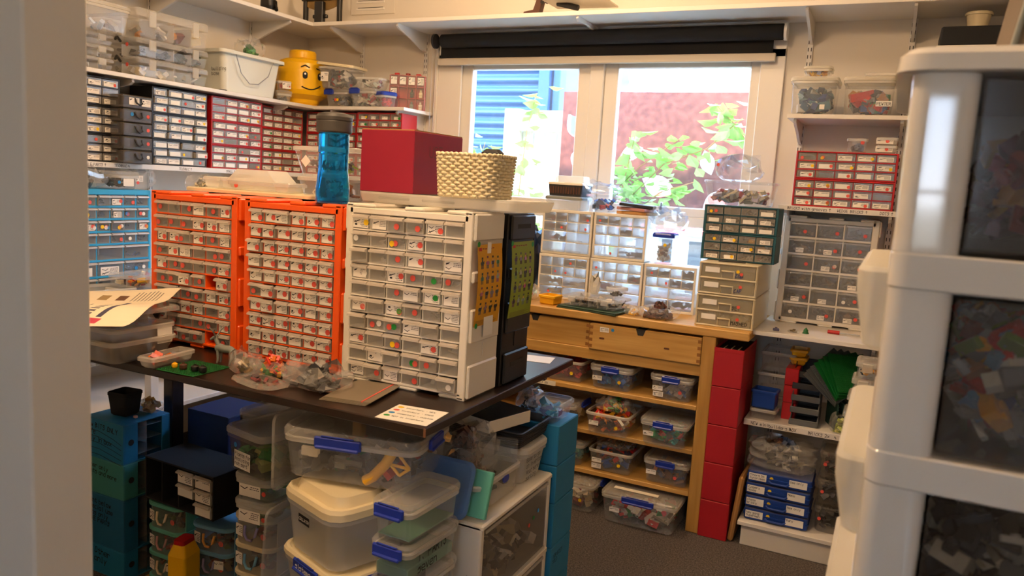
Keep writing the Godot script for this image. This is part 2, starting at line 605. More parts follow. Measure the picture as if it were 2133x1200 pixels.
func tub(called: String, label: String, at: Vector3, turn: float, W: float, D: float, H: float, o := {}) -> Node3D:
	# o: body, lid (material), lid_h, raised, clips ("fbrl"), clip, taper, r, fill [description, lo fraction, hi fraction, count, size, colours], group, cat
	var t := thing(called, label, o.get("cat", "storage tub"), at, turn, o.get("group", ""))
	var r: float = o.get("r", 0.02)
	var bm: StandardMaterial3D = o.get("body", M.clear)
	part(t, "body", tub_shape(W, D, H, r, o.get("taper", 0.9), 0.006, bm.transparency == 0), bm)
	if bm.transparency != 0:
		var x := W / 2 - 0.006
		var z := D / 2 - 0.006
		part(t, "rim", Sh.new().loft([[H - 0.012, x - 0.001, z - 0.001, r], [H - 0.012, x + 0.006, z + 0.006, r + 0.006], [H - 0.003, x + 0.006, z + 0.006, r + 0.006], [H, x + 0.003, z + 0.003, r + 0.006], [H, x - 0.003, z - 0.003, r - 0.002], [H - 0.012, x - 0.003, z - 0.003, r - 0.002]], 3, false, false), M.rim if bm != M.smoke and bm != M.clear_blue else bm)
	var lh: float = o.get("lid_h", 0.016)
	if o.has("lid"):
		part(t, "lid", lid_shape(W + 0.004, D + 0.004, lh, r + 0.008, o.get("raised", 0.0)), o.lid, v3(0, H - 0.0005, 0))
	var cm: Material = o.get("clip", M.clip_blue)
	for ch in String(o.get("clips", "")):
		var cw: float = (W if ch in "fb" else D) * o.get("clip_w", 0.42)
		var off: float = o.get("clip_at", 0.0) * (W if ch in "fb" else D)
		var face: float = {"f": 0.0, "b": 180.0, "r": 90.0, "l": -90.0}[ch]
		var out: float = (D if ch in "fb" else W) / 2 + 0.003
		var b := Basis(Vector3.UP, deg_to_rad(face))
		clip_on(t, b * v3(off, H - 0.001, out), cw, 0.026, face, cm)
	if o.has("fill"):
		var f: Array = o.fill
		var k: float = o.get("taper", 0.9)
		var x := (W / 2 - 0.008) * k - 0.005
		var z := (D / 2 - 0.008) * k - 0.005
		pieces(f[0], at, turn, v3(-x, 0.006 + H * f[1], -z), v3(x, H * f[2], z), f[3], f[4], f[5])
	return t


func fr(x0: float, z0: float, x1: float, z1: float, D: float, y := 0.0) -> Array:
	# [centre, turn, width] of a thing of depth D whose front runs from (x0, z0) to (x1, z1)
	var d := Vector2(x1 - x0, z1 - z0)
	var a := atan2(-d.y, d.x)
	return [v3((x0 + x1) / 2 - sin(a) * D / 2, y, (z0 + z1) / 2 - cos(a) * D / 2), rad_to_deg(a), d.length()]


# ---------- cabinets of little drawers ----------
func drawer_shape(w: float, h: float, d: float, _lip := 0.0) -> ArrayMesh:
	# surface 0: clear front panel, surface 1: the tray behind it
	var key := "drawer%.3f_%.3f_%.3f" % [w, h, d]
	if not cache.has(key):
		var s := Sh.new()
		var x := w / 2
		s.cbox(v3(-x, 0, -0.002), v3(x, h, 0), 0.0006)
		var front := s.mesh()
		s = Sh.new()
		s.box(v3(-x + 0.0015, 0, -d), v3(x - 0.0015, 0.0015, -0.002))
		s.box(v3(-x + 0.0015, 0.0015, -d), v3(-x + 0.003, h * 0.86, -0.002))
		s.box(v3(x - 0.003, 0.0015, -d), v3(x - 0.0015, h * 0.86, -0.002))
		s.box(v3(-x + 0.003, 0.0015, -d), v3(x - 0.003, h * 0.8, -d + 0.0015))
		front.add_surface_from_arrays(Mesh.PRIMITIVE_TRIANGLES, s.mesh().surface_get_arrays(0))
		cache[key] = front
	return cache[key]


func drawer_part(p: Node3D, w: float, h: float, d: float, front: Material, tray: Material, at: Vector3) -> MeshInstance3D:
	var o := part(p, "drawer", drawer_shape(w, h, d), null, at)
	o.set_surface_override_material(0, front)
	o.set_surface_override_material(1, tray)
	return o


func lip_shape(w: float, lip: float, h: float) -> ArrayMesh:
	var key := "lip%.3f_%.3f" % [w, lip]
	if not cache.has(key):
		var s := Sh.new()
		s.t = Transform3D(Basis(Vector3.UP, PI / 2), Vector3.ZERO)
		s.prism(PackedVector2Array([Vector2(0, 0), Vector2(-lip, -0.003), Vector2(-lip - 0.001, -0.008), Vector2(-lip * 0.55, -0.010), Vector2(0, -0.009)]), -w / 2, w / 2)
		cache[key] = s.mesh()
	return cache[key]


func cabinet(called: String, label: String, at: Vector3, turn: float, W: float, H: float, D: float, rows: Array, o := {}) -> Node3D:
	# front at local z = 0, base at y = 0; rows: [number of drawers, share of the height]
	# o: frame, drawer, side, top, base, gap, lip, cards (chance), dots {colour: chance}, pull, craft, fill [description, chance, colours], group
	var t := thing(called, label, "drawer cabinet", at, turn, o.get("group", ""))
	var fm: Material = o.frame
	var side: float = o.get("side", 0.012)
	var top: float = o.get("top", 0.012)
	var base: float = o.get("base", 0.012)
	var gap: float = o.get("gap", 0.004)
	var rise: float = 0.01 if o.get("craft", false) else 0.0
	var s := Sh.new()
	s.cbox(v3(-W / 2, 0, -D), v3(-W / 2 + side, H, 0), 0.002)
	s.cbox(v3(W / 2 - side, 0, -D), v3(W / 2, H, 0), 0.002)
	s.cbox(v3(-W / 2 + side * 0.5, H - top, -D), v3(W / 2 - side * 0.5, H - rise, 0), 0.002)
	s.cbox(v3(-W / 2 + side * 0.5, rise, -D), v3(W / 2 - side * 0.5, base, 0), 0.002)
	if o.get("back", true):
		s.box(v3(-W / 2 + side, base, -D), v3(W / 2 - side, H - top, -D + 0.003))
	var total := 0.0
	for r in rows:
		total += r[1]
	var room := H - top - base - gap * (rows.size() - 1)
	var y := H - top
	var fill := Sh.new()
	var want: Array = o.get("fill", [])
	var skip: Array = o.get("skip", [])
	var number := 0
	for ri in rows.size():
		var h: float = room * rows[ri][1] / total
		y -= h
		if ri < rows.size() - 1:
			s.box(v3(-W / 2 + side, y - gap, -D + 0.003), v3(W / 2 - side, y, -0.001))
		var cols: int = rows[ri][0]
		var w: float = (W - 2 * side - gap * 0.6 * (cols - 1)) / cols
		for ci in cols:
			var x := -W / 2 + side + w / 2 + ci * (w + gap * 0.6)
			if ci > 0:
				s.box(v3(x - w / 2 - gap * 0.6, y, -D + 0.003), v3(x - w / 2, y + h, -0.003))
			number += 1
			if number in skip:
				continue
			var pull: float = rng.randf_range(0.0, o.get("pull", 0.004))
			if rng.randf() < o.get("far", 0.05):
				pull += 0.008
			var lip: float = o.get("lip", 0.0)
			var d := drawer_part(t, w - 0.0016, h - 0.002, D - 0.02, o.drawer, o.get("tray", M.tray), v3(x, y + 0.0005, pull - 0.002))
			if lip > 0:
				part(d, "handle_lip", lip_shape(w - 0.002, lip, h), o.get("lipm", M.drawer_lip), v3(0, h - 0.003, 0.0002))
			elif o.get("pulls", false):
				var kn := Sh.new()
				kn.cbox(v3(-w * 0.2, h * 0.1, 0), v3(w * 0.2, h * 0.1 + 0.004, 0.005), 0.001)
				if not cache.has("pull%.3f" % w):
					cache["pull%.3f" % w] = kn.mesh()
				part(d, "handle_lip", cache["pull%.3f" % w], o.drawer)
			var ch: float = h - 0.004
			var has_card: bool = rng.randf() < o.get("cards", 0.0)
			if has_card:
				var cw: float = w * o.get("card_w", 0.72) * rng.randf_range(0.85, 1.05)
				var hh: float = ch * o.get("card_h", 0.62)
				card(d, v3(rng.randf_range(-0.06, 0.06) * w, hh / 2 + 0.002, 0.0012), cw, hh, 0.0, rng.randf() < o.get("blank", 0.0))
			for k in o.get("dots", {}):
				if rng.randf() < o.dots[k]:
					dot(d, v3((rng.randf_range(0.2, 0.34) if has_card else rng.randf_range(-0.3, 0.3)) * w, ch * rng.randf_range(0.3, 0.5), 0.0014), k, minf(o.get("dot_r", 0.0065), h * 0.3))
			if want.size() and rng.randf() < want[1]:
				heap(fill, v3(x - w / 2 + 0.005, y + 0.003, -D + 0.03), v3(x + w / 2 - 0.005, y + h * rng.randf_range(0.35, 0.8), -0.007), want[3] if want.size() > 3 else 14, want[4] if want.size() > 4 else 0.008, want[2])
		y -= gap
	if o.get("craft", false):
		# joining blocks of the moulded frame: top tabs, dovetailed flanks, feet
		for q in [[-0.5, -0.26], [-0.03, 0.13], [0.3, 0.5]]:
			s.cbox(v3(W * q[0], H - 0.011, -D + 0.012), v3(W * q[1], H, -0.0), 0.004)
			s.cbox(v3(W * q[0], 0, -D + 0.012), v3(W * q[1], 0.011, -0.0), 0.004)
		for e in [-1.0, 1.0]:
			for q in [[0.0, 0.2], [0.3, 0.5], [0.62, 0.7], [0.84, 1.0]]:
				var x0: float = W / 2 * e
				var x1: float = (W / 2 + 0.007) * e
				s.cbox(v3(minf(x0, x1) - 0.001, H * q[0] + 0.004, -D + 0.01), v3(maxf(x0, x1) + 0.001, H * q[1] - 0.004, -0.005), 0.004)
			s.box(v3(minf(W / 2 * e, (W / 2 + 0.002) * e), H * 0.22, -D * 0.55), v3(maxf(W / 2 * e, (W / 2 + 0.002) * e), H * 0.82, -D * 0.5))
	part(t, "frame", s, fm)
	if fill.v.size():
		solo("small_parts", want[0], "toy parts", fill, M.pieces, at, turn, "", "stuff")
	return t


# ---------- bags ----------
func bag(called: String, label: String, at: Vector3, turn: float, size: Vector3, o := {}) -> Node3D:
	var t := thing(called, label, o.get("cat", "plastic bag"), at, turn, o.get("group", ""))
	var s := Sh.new()
	var f := FastNoiseLite.new()
	f.seed = rng.randi() % 1000
	f.frequency = 1.0
	var g := []
	var nu := 18
	var nv := 9
	for j in nv + 1:
		var row := []
		var b := PI * j / nv
		for i in nu:
			var a := TAU * i / nu
			var e := v3(signf(cos(a)) * pow(absf(cos(a)), 0.6) * pow(sin(b), 0.55), (1 - cos(b)) / 2, signf(sin(a)) * pow(absf(sin(a)), 0.6) * pow(sin(b), 0.55))
			var w: float = f.get_noise_3d(e.x * 1.9, e.y * 2.4, e.z * 1.9) * o.get("crumple", 0.5)
			var w2 := f.get_noise_3d(e.x * 5 + 9, e.y * 5, e.z * 5) * 0.22
			row.append(v3(e.x * size.x / 2 * (1 + w * 0.35 + w2 * 0.3), maxf(0.001, e.y * size.y * (1 + (w + w2) * minf(1.0, e.y * 2))), e.z * size.z / 2 * (1 + w * 0.35 + w2 * 0.3)))
		g.append(row)
	for j in nv:
		for i in nu:
			var l := (i + 1) % nu
			s.quad(g[j][i], g[j + 1][i], g[j + 1][l], g[j][l])
	part(t, "film", s, o.get("film", M.bag))
	if o.has("fill"):
		var c := Sh.new()
		var k: float = o.get("full", 0.6)
		for layer in 3:
			var q := 0.72 - 0.17 * layer
			heap(c, v3(-size.x * q / 2, 0.002 + size.y * k * layer / 3, -size.z * q / 2), v3(size.x * q / 2, size.y * k * (layer + 1) / 3, size.z * q / 2), o.get("count", 30) / 3, o.get("piece", 0.014), o.fill)
		var p := part(t, "contents", c, M.pieces)
		p.set_meta("kind", "stuff")
	return t


# ---------- stacking card boxes ----------
func card_box(called: String, label: String, at: Vector3, turn: float, W: float, D: float, H: float, m: Material, o := {}) -> Node3D:
	var t := thing(called, label, "box", at, turn, o.get("group", ""))
	var s := Sh.new()
	if o.get("open_side", false):
		# open towards local +x behind a front strip; dividers inside
		s.cbox(v3(-W / 2, 0, -D / 2), v3(W / 2, 0.004, D / 2), 0.001)
		s.cbox(v3(-W / 2, H - 0.004, -D / 2), v3(W / 2, H, D / 2), 0.001)
		s.cbox(v3(-W / 2, 0.004, D / 2 - 0.004), v3(W / 2, H - 0.004, D / 2), 0.001)
		s.cbox(v3(-W / 2, 0.004, -D / 2), v3(W / 2, H - 0.004, -D / 2 + 0.004), 0.001)
		s.cbox(v3(-W / 2, 0.004, -D / 2 + 0.004), v3(-W / 2 + 0.004, H - 0.004, D / 2 - 0.004), 0.001)
		s.cbox(v3(W / 2 - 0.004, 0.004, D / 2 - D * 0.3), v3(W / 2, H - 0.004, D / 2 - 0.004), 0.001)
		s.cbox(v3(W / 2 - 0.004, 0.004, -D / 2 + 0.004), v3(W / 2, H - 0.004, -D / 2 + D * 0.18), 0.001)
		var g := Sh.new()
		for i in 3:
			g.box(v3(-W / 2 + 0.01, H * (i + 0.5) / 3, -D / 2 + D * 0.18), v3(W / 2 - 0.003, H * (i + 0.5) / 3 + 0.002, D / 2 - D * 0.3))
		g.box(v3(-W / 2 + 0.01, 0.004, 0), v3(W / 2 - 0.003, H - 0.004, 0.002))
		part(t, "divider", g, M.clear_lid)
	else:
		s.cbox(v3(-W / 2, 0, -D / 2), v3(W / 2, H - 0.0015, D / 2), 0.0025)
	part(t, "carton", s, m)
	if o.get("hole", false):
		var h := Sh.new()
		h.t = Transform3D(Basis(Vector3.BACK, -PI / 2), v3(W / 2, H * 0.52, D / 2 - D * 0.16))
		h.lathe([[-0.001, 0.011], [0.0006, 0.011]], 4)
		part(t, "finger_hole", h, M.slot)
	return t


func _ready() -> void:
	rng.seed = 20240611
	# camera
	var cam := Camera3D.new()
	cam.name = "camera"
	add_child(cam)
	cam.position = v3(0, 1.45, 0)
	cam.rotation_degrees = v3(-7.584, 25.602, 3.421)
	cam.fov = 40.29
	cam.near = 0.05
	cam.far = 200
	cam.current = true
	var att := CameraAttributesPhysical.new()
	att.frustum_focal_length = 32.711
	att.frustum_focus_distance = 2.5
	att.exposure_aperture = 7.0
	cam.attributes = att
	# sky and exposure
	var env := Environment.new()
	var sky := Sky.new()
	var sm := ProceduralSkyMaterial.new()
	sm.sky_top_color = Color("8fbdf0")
	sm.sky_horizon_color = Color("dfe9f4")
	sm.ground_bottom_color = Color("8a8a80")
	sm.ground_horizon_color = Color("cfd8dc")
	sm.sky_energy_multiplier = 4.2
	sm.ground_energy_multiplier = 3.2
	sky.sky_material = sm
	env.background_mode = Environment.BG_SKY
	env.sky = sky
	env.tonemap_mode = Environment.TONE_MAPPER_LINEAR
	env.tonemap_exposure = 1.06
	env.sdfgi_enabled = true
	env.ssao_enabled = true
	env.ssil_enabled = true
	var we := WorldEnvironment.new()
	we.name = "environment"
	we.environment = env
	add_child(we)
	var sun := DirectionalLight3D.new()
	sun.name = "sun"
	add_child(sun)
	sun.look_at_from_position(v3(0.35, 1.25, 0.8), Vector3.ZERO)
	sun.light_color = Color("fff2dc")
	sun.light_energy = 4.5
	sun.light_angular_distance = 0.8
	sun.shadow_enabled = true
	make_materials()
	lamp(v3(-1.45, 2.9, -2.8), 1.35)
	lamp(v3(-1.05, 2.9, -0.86), 1.75)
	lamp(v3(-0.2, 2.9, 1.1), 0.35)
	build_room()
	build_window()
	build_outdoors()
	build_shelves()
	build_bench()
	build_table()
	build_left_wall()
	build_on_table()
	build_on_bench()
	build_under_bench()
	build_under_table()
	build_right_side()
	build_drawer_tower()


func lamp(at: Vector3, energy: float) -> void:
	var t := thing("ceiling_light", "round warm ceiling light over the %s" % ("window bench" if at.z < -2 else ("dark table" if at.z < 0 else "hall")), "ceiling light", at, 0, "round ceiling lights")
	var s := Sh.new()
	s.lathe([[-0.03, 0.15], [0.0, 0.16]], 6)
	part(t, "base", s, M.white)
	var g := Sh.new()
	g.lathe([[-0.075, 0.03], [-0.07, 0.09], [-0.05, 0.135], [-0.03, 0.145]], 6)
	var gm := mat("lamp_glow", "fff0d8", 0.5)
	gm.emission_enabled = true
	gm.emission = Color("ffc888")
	gm.emission_energy_multiplier = 2.0
	part(t, "diffuser", g, gm)
	var l := OmniLight3D.new()
	l.name = numbered("ceiling_lamp_light")
	add_child(l)
	l.position = at - v3(0, 0.13, 0)
	l.light_color = Color("ffd8ac")
	l.light_energy = energy
	l.light_size = 0.12
	l.omni_range = 12
	l.omni_attenuation = 2
	l.shadow_enabled = true


func slab(called: String, lo: Vector3, hi: Vector3, m: Material) -> MeshInstance3D:
	return struct(called, Sh.new().box(lo, hi), m)


func build_room() -> void:
	slab("floor", v3(-3.5, -0.1, -4.05), v3(1.5, 0, 2.6), M.carpet)
	slab("ceiling", v3(-3.5, 2.9, -4.05), v3(1.75, 3.05, 2.75), M.ceiling)
	slab("wall_left", v3(-3.5, 0, -4.05), v3(-3.35, 2.9, -0.57), M.wall)
	slab("wall_right", v3(1.35, 0, -4.05), v3(1.5, 2.9, -0.57), M.wall)
	var s := Sh.new()
	s.box(v3(-3.35, 0, -4.05), v3(-2.28, 2.9, -3.9))
	s.box(v3(-0.6, 0, -4.05), v3(1.35, 2.9, -3.9))
	s.box(v3(-2.28, 0, -4.05), v3(-0.6, 0.9, -3.9))
	s.box(v3(-2.28, 2.13, -4.05), v3(-0.6, 2.9, -3.9))
	struct("wall_back", s, M.wall)
	s = Sh.new()
	s.cbox(v3(-3.5, 0, -0.652), v3(-0.9, 2.9, -0.572), 0.003)
	s.box(v3(0.36, 0, -0.652), v3(1.5, 2.9, -0.572))
	s.box(v3(-0.9, 2.25, -0.652), v3(0.36, 2.9, -0.572))
	struct("wall_front", s, M.wall)
	# hall behind the camera, with the window that the drawer tower mirrors
	slab("wall_hall_left", v3(-1.9, 0, -0.572), v3(-1.75, 2.9, 2.6), M.wall)
	slab("wall_hall_right", v3(1.6, 0, -0.572), v3(1.75, 2.9, 2.6), M.wall)
	s = Sh.new()
	s.box(v3(-1.75, 0, 2.6), v3(-0.15, 2.9, 2.75))
	s.box(v3(0.2, 0, 2.6), v3(1.6, 2.9, 2.75))
	s.box(v3(-0.15, 0, 2.6), v3(0.2, 1.25, 2.75))
	s.box(v3(-0.15, 2.0, 2.6), v3(0.2, 2.9, 2.75))
	struct("wall_hall_back", s, M.wall)
	var w := struct("window_2", Sh.new().box(v3(0.07, 1.25, 2.64), v3(0.09, 2.0, 2.68)).box(v3(-0.15, 1.52, 2.64), v3(0.2, 1.54, 2.68)), M.black)
	part(w, "pane", Sh.new().box(v3(-0.15, 1.25, 2.69), v3(0.2, 2.0, 2.695)), M.glass)
	slab("porch_roof", v3(-1.9, 2.75, 2.75), v3(1.75, 2.9, 5.2), M.ceiling)
	var v := struct("vent_cover", Sh.new().cbox(v3(-3.03, 2.38, -3.899), v3(-2.72, 2.5, -3.893), 0.002), M.wall)
	for y in [2.41, 2.45]:
		part(v, "vent_slot", Sh.new().cbox(v3(-2.99, y - 0.008, -3.8935), v3(-2.79, y + 0.005, -3.889), 0.002), M.trim)
		part(v, "vent_slot", Sh.new().box(v3(-2.98, y + 0.005, -3.8935), v3(-2.8, y + 0.009, -3.8925)), M.slot)


func build_window() -> void:
	var w := Node3D.new()
	w.name = "window_1"
	w.set_meta("kind", "structure")
	add_child(w)
	# casing on the wall and lining of the opening
	var s := Sh.new()
	s.cbox(v3(-2.40, 0.9, -3.9), v3(-2.25, 2.14, -3.884), 0.003)
	s.cbox(v3(-2.42, 0.9, -3.9), v3(-2.40, 2.2, -3.875), 0.003)
	s.cbox(v3(-0.645, 0.9, -3.9), v3(-0.535, 2.14, -3.884), 0.003)
	s.cbox(v3(-2.40, 2.1, -3.9), v3(-0.535, 2.2, -3.884), 0.003)
	part(w, "casing", s, M.trim)
	s = Sh.new()
	s.box(v3(-2.28, 0.9, -4.04), v3(-2.262, 2.13, -3.9))
	s.box(v3(-0.618, 0.9, -4.04), v3(-0.6, 2.13, -3.9))
	s.box(v3(-2.262, 2.11, -4.04), v3(-0.618, 2.13, -3.9))
	part(w, "lining", s, M.trim)
	part(w, "mullion", Sh.new().cbox(v3(-1.49, 0.93, -4.0), v3(-1.415, 2.11, -3.885), 0.004), M.trim)
	part(w, "sill", Sh.new().cbox(v3(-2.42, 0.88, -4.05), v3(-0.535, 0.905, -3.86), 0.004), M.trim)
	for q in [[-2.262, -1.49], [-1.415, -0.618]]:
		for r in [[0.92, 1.335], [1.335, 2.11]]:
			var f := Sh.new()
			var e := 0.072
			var top := 0.05
			var bot := 0.045 if r[0] > 1 else 0.03
			f.cbox(v3(q[0], r[0], -3.955), v3(q[0] + e, r[1], -3.905), 0.004)
			f.cbox(v3(q[1] - e, r[0], -3.955), v3(q[1], r[1], -3.905), 0.004)
			f.cbox(v3(q[0] + e, r[1] - top, -3.955), v3(q[1] - e, r[1], -3.905), 0.004)
			f.cbox(v3(q[0] + e, r[0], -3.955), v3(q[1] - e, r[0] + bot, -3.905), 0.004)
			var so := part(w, "sash", f, M.trim)
			part(so, "pane", Sh.new().box(v3(q[0] + e - 0.005, r[0] + bot - 0.005, -3.932), v3(q[1] - e + 0.005, r[1] - top + 0.005, -3.928)), M.glass)
	var l := part(w, "catch", Sh.new().cbox(v3(-1.09, 1.345, -3.905), v3(-1.05, 1.36, -3.885), 0.003).tube([v3(-1.07, 1.355, -3.895), v3(-1.06, 1.4, -3.885)], 0.006), M.steel)
	l.set_meta("label", "brass sash catch on the meeting rail")
	var b := thing("roller_blind", "black roller blind rolled up above the window", "blind", v3(-1.46, 2.2, -3.815))
	s = Sh.new()
	s.t = Transform3D(Basis(Vector3.BACK, PI / 2), Vector3.ZERO)
	s.lathe([[-0.915, 0.03], [-0.913, 0.036], [0.88, 0.036], [0.882, 0.03]], 5)
	part(b, "roll", s, M.blind)
	part(b, "cloth", Sh.new().box(v3(-0.905, -0.095, -0.033), v3(0.87, 0.0, -0.030)), M.blind)
	part(b, "bottom_bar", Sh.new().cbox(v3(-0.92, -0.125, -0.04), v3(0.885, -0.088, -0.022), 0.003), M.blind_bar)
	for x in [-0.925, 0.925]:
		var k := Sh.new()
		k.t = Transform3D(Basis(Vector3.BACK, PI / 2), v3(x, 0, 0))
		k.lathe([[-0.006, 0.04], [0.006, 0.04]], 4)
		part(b, "end_bracket", k, M.charcoal if x < 0 else M.trim)
	part(b, "pull_chain", Sh.new().tube([v3(-0.93, 0, 0.02), v3(-0.93, -0.9, 0.02), v3(-0.93, -0.9, -0.01), v3(-0.93, 0, -0.02)], 0.0012, 4), M.steel)


func leaf_mesh() -> ArrayMesh:
	if not cache.has("leaf"):
		var s := Sh.new()
		var o := [v3(0, 0, 0), v3(-0.28, 0.3, 0.05), v3(-0.3, 0.55, 0.06), v3(0, 1, -0.12), v3(0.3, 0.55, 0.06), v3(0.28, 0.3, 0.05)]
		var m := v3(0, 0.45, -0.03)
		s.col = Color("b4cc80").srgb_to_linear()
		for i in 6:
			s.flat(m, o[i], o[(i + 1) % 6])
		cache["leaf"] = s.mesh()
	return cache["leaf"]


func vine(label: String, stems: Array, count: int, size: float) -> void:
	var t := thing("climbing_plant", label, "climber", v3(stems[0][0].x, 0, stems[0][0].z), 0, "climbers outside the window")
	var o := t.position
	for st in stems:
		var pts := []
		for p in st:
			pts.append(p - o)
		part(t, "stem", Sh.new().tube(pts, 0.006, 4, 0.4), M.kraft)
	for i in count:
		var st: Array = stems[rng.randi() % stems.size()]
		var k := rng.randf_range(0.25, 1.0) * (st.size() - 1)
		var j := mini(int(k), st.size() - 2)
		var p: Vector3 = st[j].lerp(st[j + 1], k - j) - o + v3(rng.randfn(0, 0.035), rng.randfn(0, 0.04), rng.randfn(0, 0.03))
		var l := part(t, "leaf", leaf_mesh(), M.leaf, p)
		l.rotation = v3(rng.randf_range(0.3, 1.9), rng.randf_range(-1.1, 1.1), rng.randf_range(1.6, 4.6))
		l.scale = Vector3.ONE * size * rng.randf_range(0.7, 1.35)


func build_outdoors() -> void:
	slab("ground", v3(-30, -0.6, -40), v3(30, -0.5, 40), mat("paving", "a8a294", 0.9))
	# neighbour's shed of corrugated steel
	var shed := thing("corrugated_shed", "dark blue corrugated steel shed wall beyond the left window pane", "shed", v3(-3.9, -0.5, -5.8))
	var s := Sh.new()
	var steel := mat("colour_steel", "31506e", 0.35, 1.0, 0.25)
	var last := Vector3.ZERO
	for i in 420:
		var a := i / 420.0
		var p := v3(0, a * 4.2, sin(a * 4.2 / 0.086 * TAU) * 0.016)
		if i > 0:
			s.quad(v3(-1.6, last.y, last.z), v3(1.29, last.y, last.z), v3(1.29, p.y, p.z), v3(-1.6, p.y, p.z))
		last = p
	part(shed, "corrugated_sheet", s, steel)
	part(shed, "corner_post", Sh.new().cbox(v3(1.27, 0, -0.1), v3(1.36, 4.3, 0.06), 0.005).cbox(v3(1.38, 0, -0.1), v3(1.44, 4.3, 0.02), 0.005), mat("post_blue", "24466e", 0.5))
	part(shed, "roof", Sh.new().box(v3(-1.7, 4.2, -1.9), v3(1.5, 4.3, 0.1)), steel)
	part(shed, "side_wall", Sh.new().box(v3(1.30, 0, -1.9), v3(1.37, 4.2, -0.1)), steel)
	# timber gate
	var timber := mat("timber", "d8cdb8", 0.8)
	grain(timber, "c4b69c", "e4dccb", v3(9, 0.8, 9), 0.02, 31)
	var g := thing("timber_gate", "pale timber gate with a wide top rail outside the left pane", "gate", v3(-2.6, -0.5, -5.3))
	part(g, "post", Sh.new().cbox(v3(-0.06, 0, -0.05), v3(0.06, 2.49, 0.05), 0.004), timber)
	part(g, "top_rail", Sh.new().cbox(v3(0.06, 2.335, -0.02), v3(0.44, 2.48, 0.045), 0.004), timber)
	for i in 4:
		part(g, "board", Sh.new().cbox(v3(0.065 + i * 0.092, 0.1, -0.045 - 0.004 * (i % 2)), v3(0.15 + i * 0.092, 2.34, -0.02 - 0.004 * (i % 2)), 0.003), M.grey if i == 9 else timber)
	# rusted steel screen with leaf shapes cut through it
	var rust := mat("rust", "8c4a36", 0.85)
	grain(rust, "5a2c28", "844a40", v3(2.2, 2.2, 2.2), 0.03, 8)
	var screen := CSGBox3D.new()
	screen.name = numbered("steel_screen")
	screen.size = v3(2.1, 0.8, 0.02)
	screen.material = rust
	add_child(screen)
	screen.position = v3(-1.04, 1.68, -5.0)
	tag(screen, "rust brown steel garden screen with cut out leaf shapes", "screen")
	for q in [[-0.95, 1.06, 35.0, 0.2], [-0.93, 0.86, -20.0, 0.13], [-0.35, 0.7, 70.0, 0.24], [-0.05, 0.86, 20.0, 0.16], [0.02, 0.62, -50.0, 0.2], [0.25, 0.95, 40.0, 0.18], [-0.2, 0.42, 15.0, 0.2], [0.1, 0.4, -25.0, 0.18], [0.4, 0.72, -70.0, 0.2], [-0.55, 0.9, -65.0, 0.17], [0.3, 0.5, 60.0, 0.2], [-0.6, 0.5, 10.0, 0.2]]:
		var cut := CSGPolygon3D.new()
		var poly := PackedVector2Array()
		for i in 13:
			var a := i / 12.0
			poly.append(Vector2(sin(a * PI) * 0.26, a - 0.5) * q[3])
		for i in range(1, 12):
			var a := 1 - i / 12.0
			poly.append(Vector2(-sin(a * PI) * 0.3, a - 0.5) * q[3])
		cut.polygon = poly
		cut.depth = 0.2
		cut.operation = CSGShape3D.OPERATION_SUBTRACTION
		cut.name = "leaf_cutout"
		screen.add_child(cut, true)
		cut.position = v3(q[0], q[1] - 0.89, 0.1)
		cut.rotation_degrees.z = q[2]
	# white weatherboard house behind
	var paint := mat("house_paint", "eef0ee", 0.6)
	var h := thing("weatherboard_house", "white weatherboard house wall above the rusty screen", "house", v3(-1.0, -0.5, -8.0))
	for i in 14:
		var b := Sh.new()
		b.quad(v3(-1.9, 1.2 + i * 0.17, 0.02), v3(6, 1.2 + i * 0.17, 0.02), v3(6, 1.37 + i * 0.17, 0.0), v3(-1.9, 1.37 + i * 0.17, 0.0))
		b.quad(v3(-1.9, 1.2 + i * 0.17, 0.0), v3(6, 1.2 + i * 0.17, 0.0), v3(6, 1.2 + i * 0.17, 0.02), v3(-1.9, 1.2 + i * 0.17, 0.02))
		part(h, "weatherboard", b, paint)
	part(h, "core", Sh.new().box(v3(-1.9, 0, -3), v3(6, 3.6, -0.01)), paint)
	# playhouse seen through the lower panes
	var ph := thing("playhouse", "white playhouse with red roof seen low through the window", "playhouse", v3(-1.55, -0.5, -5.7))
	part(ph, "wall", Sh.new().box(v3(-0.5, 0, -0.5), v3(0.75, 1.66, 0)), paint)
	var rs := Sh.new()
	rs.quad(v3(-0.55, 1.66, 0.06), v3(0.8, 1.66, 0.06), v3(0.8, 1.95, -0.25), v3(-0.55, 1.95, -0.25))
	rs.quad(v3(0.8, 1.66, -0.56), v3(-0.55, 1.66, -0.56), v3(-0.55, 1.95, -0.25), v3(0.8, 1.95, -0.25))
	part(ph, "roof", rs, mat("roof_red", "a8442e", 0.7))
	for q in [[-0.4, 1.4], [-0.2, 1.4], [0.0, 1.4], [0.2, 1.4], [0.4, 1.4], [-0.4, 1.1], [-0.2, 1.1], [0.0, 1.1], [0.2, 1.1], [0.4, 1.1]]:
		var f := part(ph, "window", Sh.new().cbox(v3(q[0], q[1], 0), v3(q[0] + 0.15, q[1] + 0.24, 0.012), 0.003), paint)
		part(f, "pane", Sh.new().box(v3(q[0] + 0.025, q[1] + 0.03, 0.0125), v3(q[0] + 0.125, q[1] + 0.21, 0.014)), M.dark_grey)
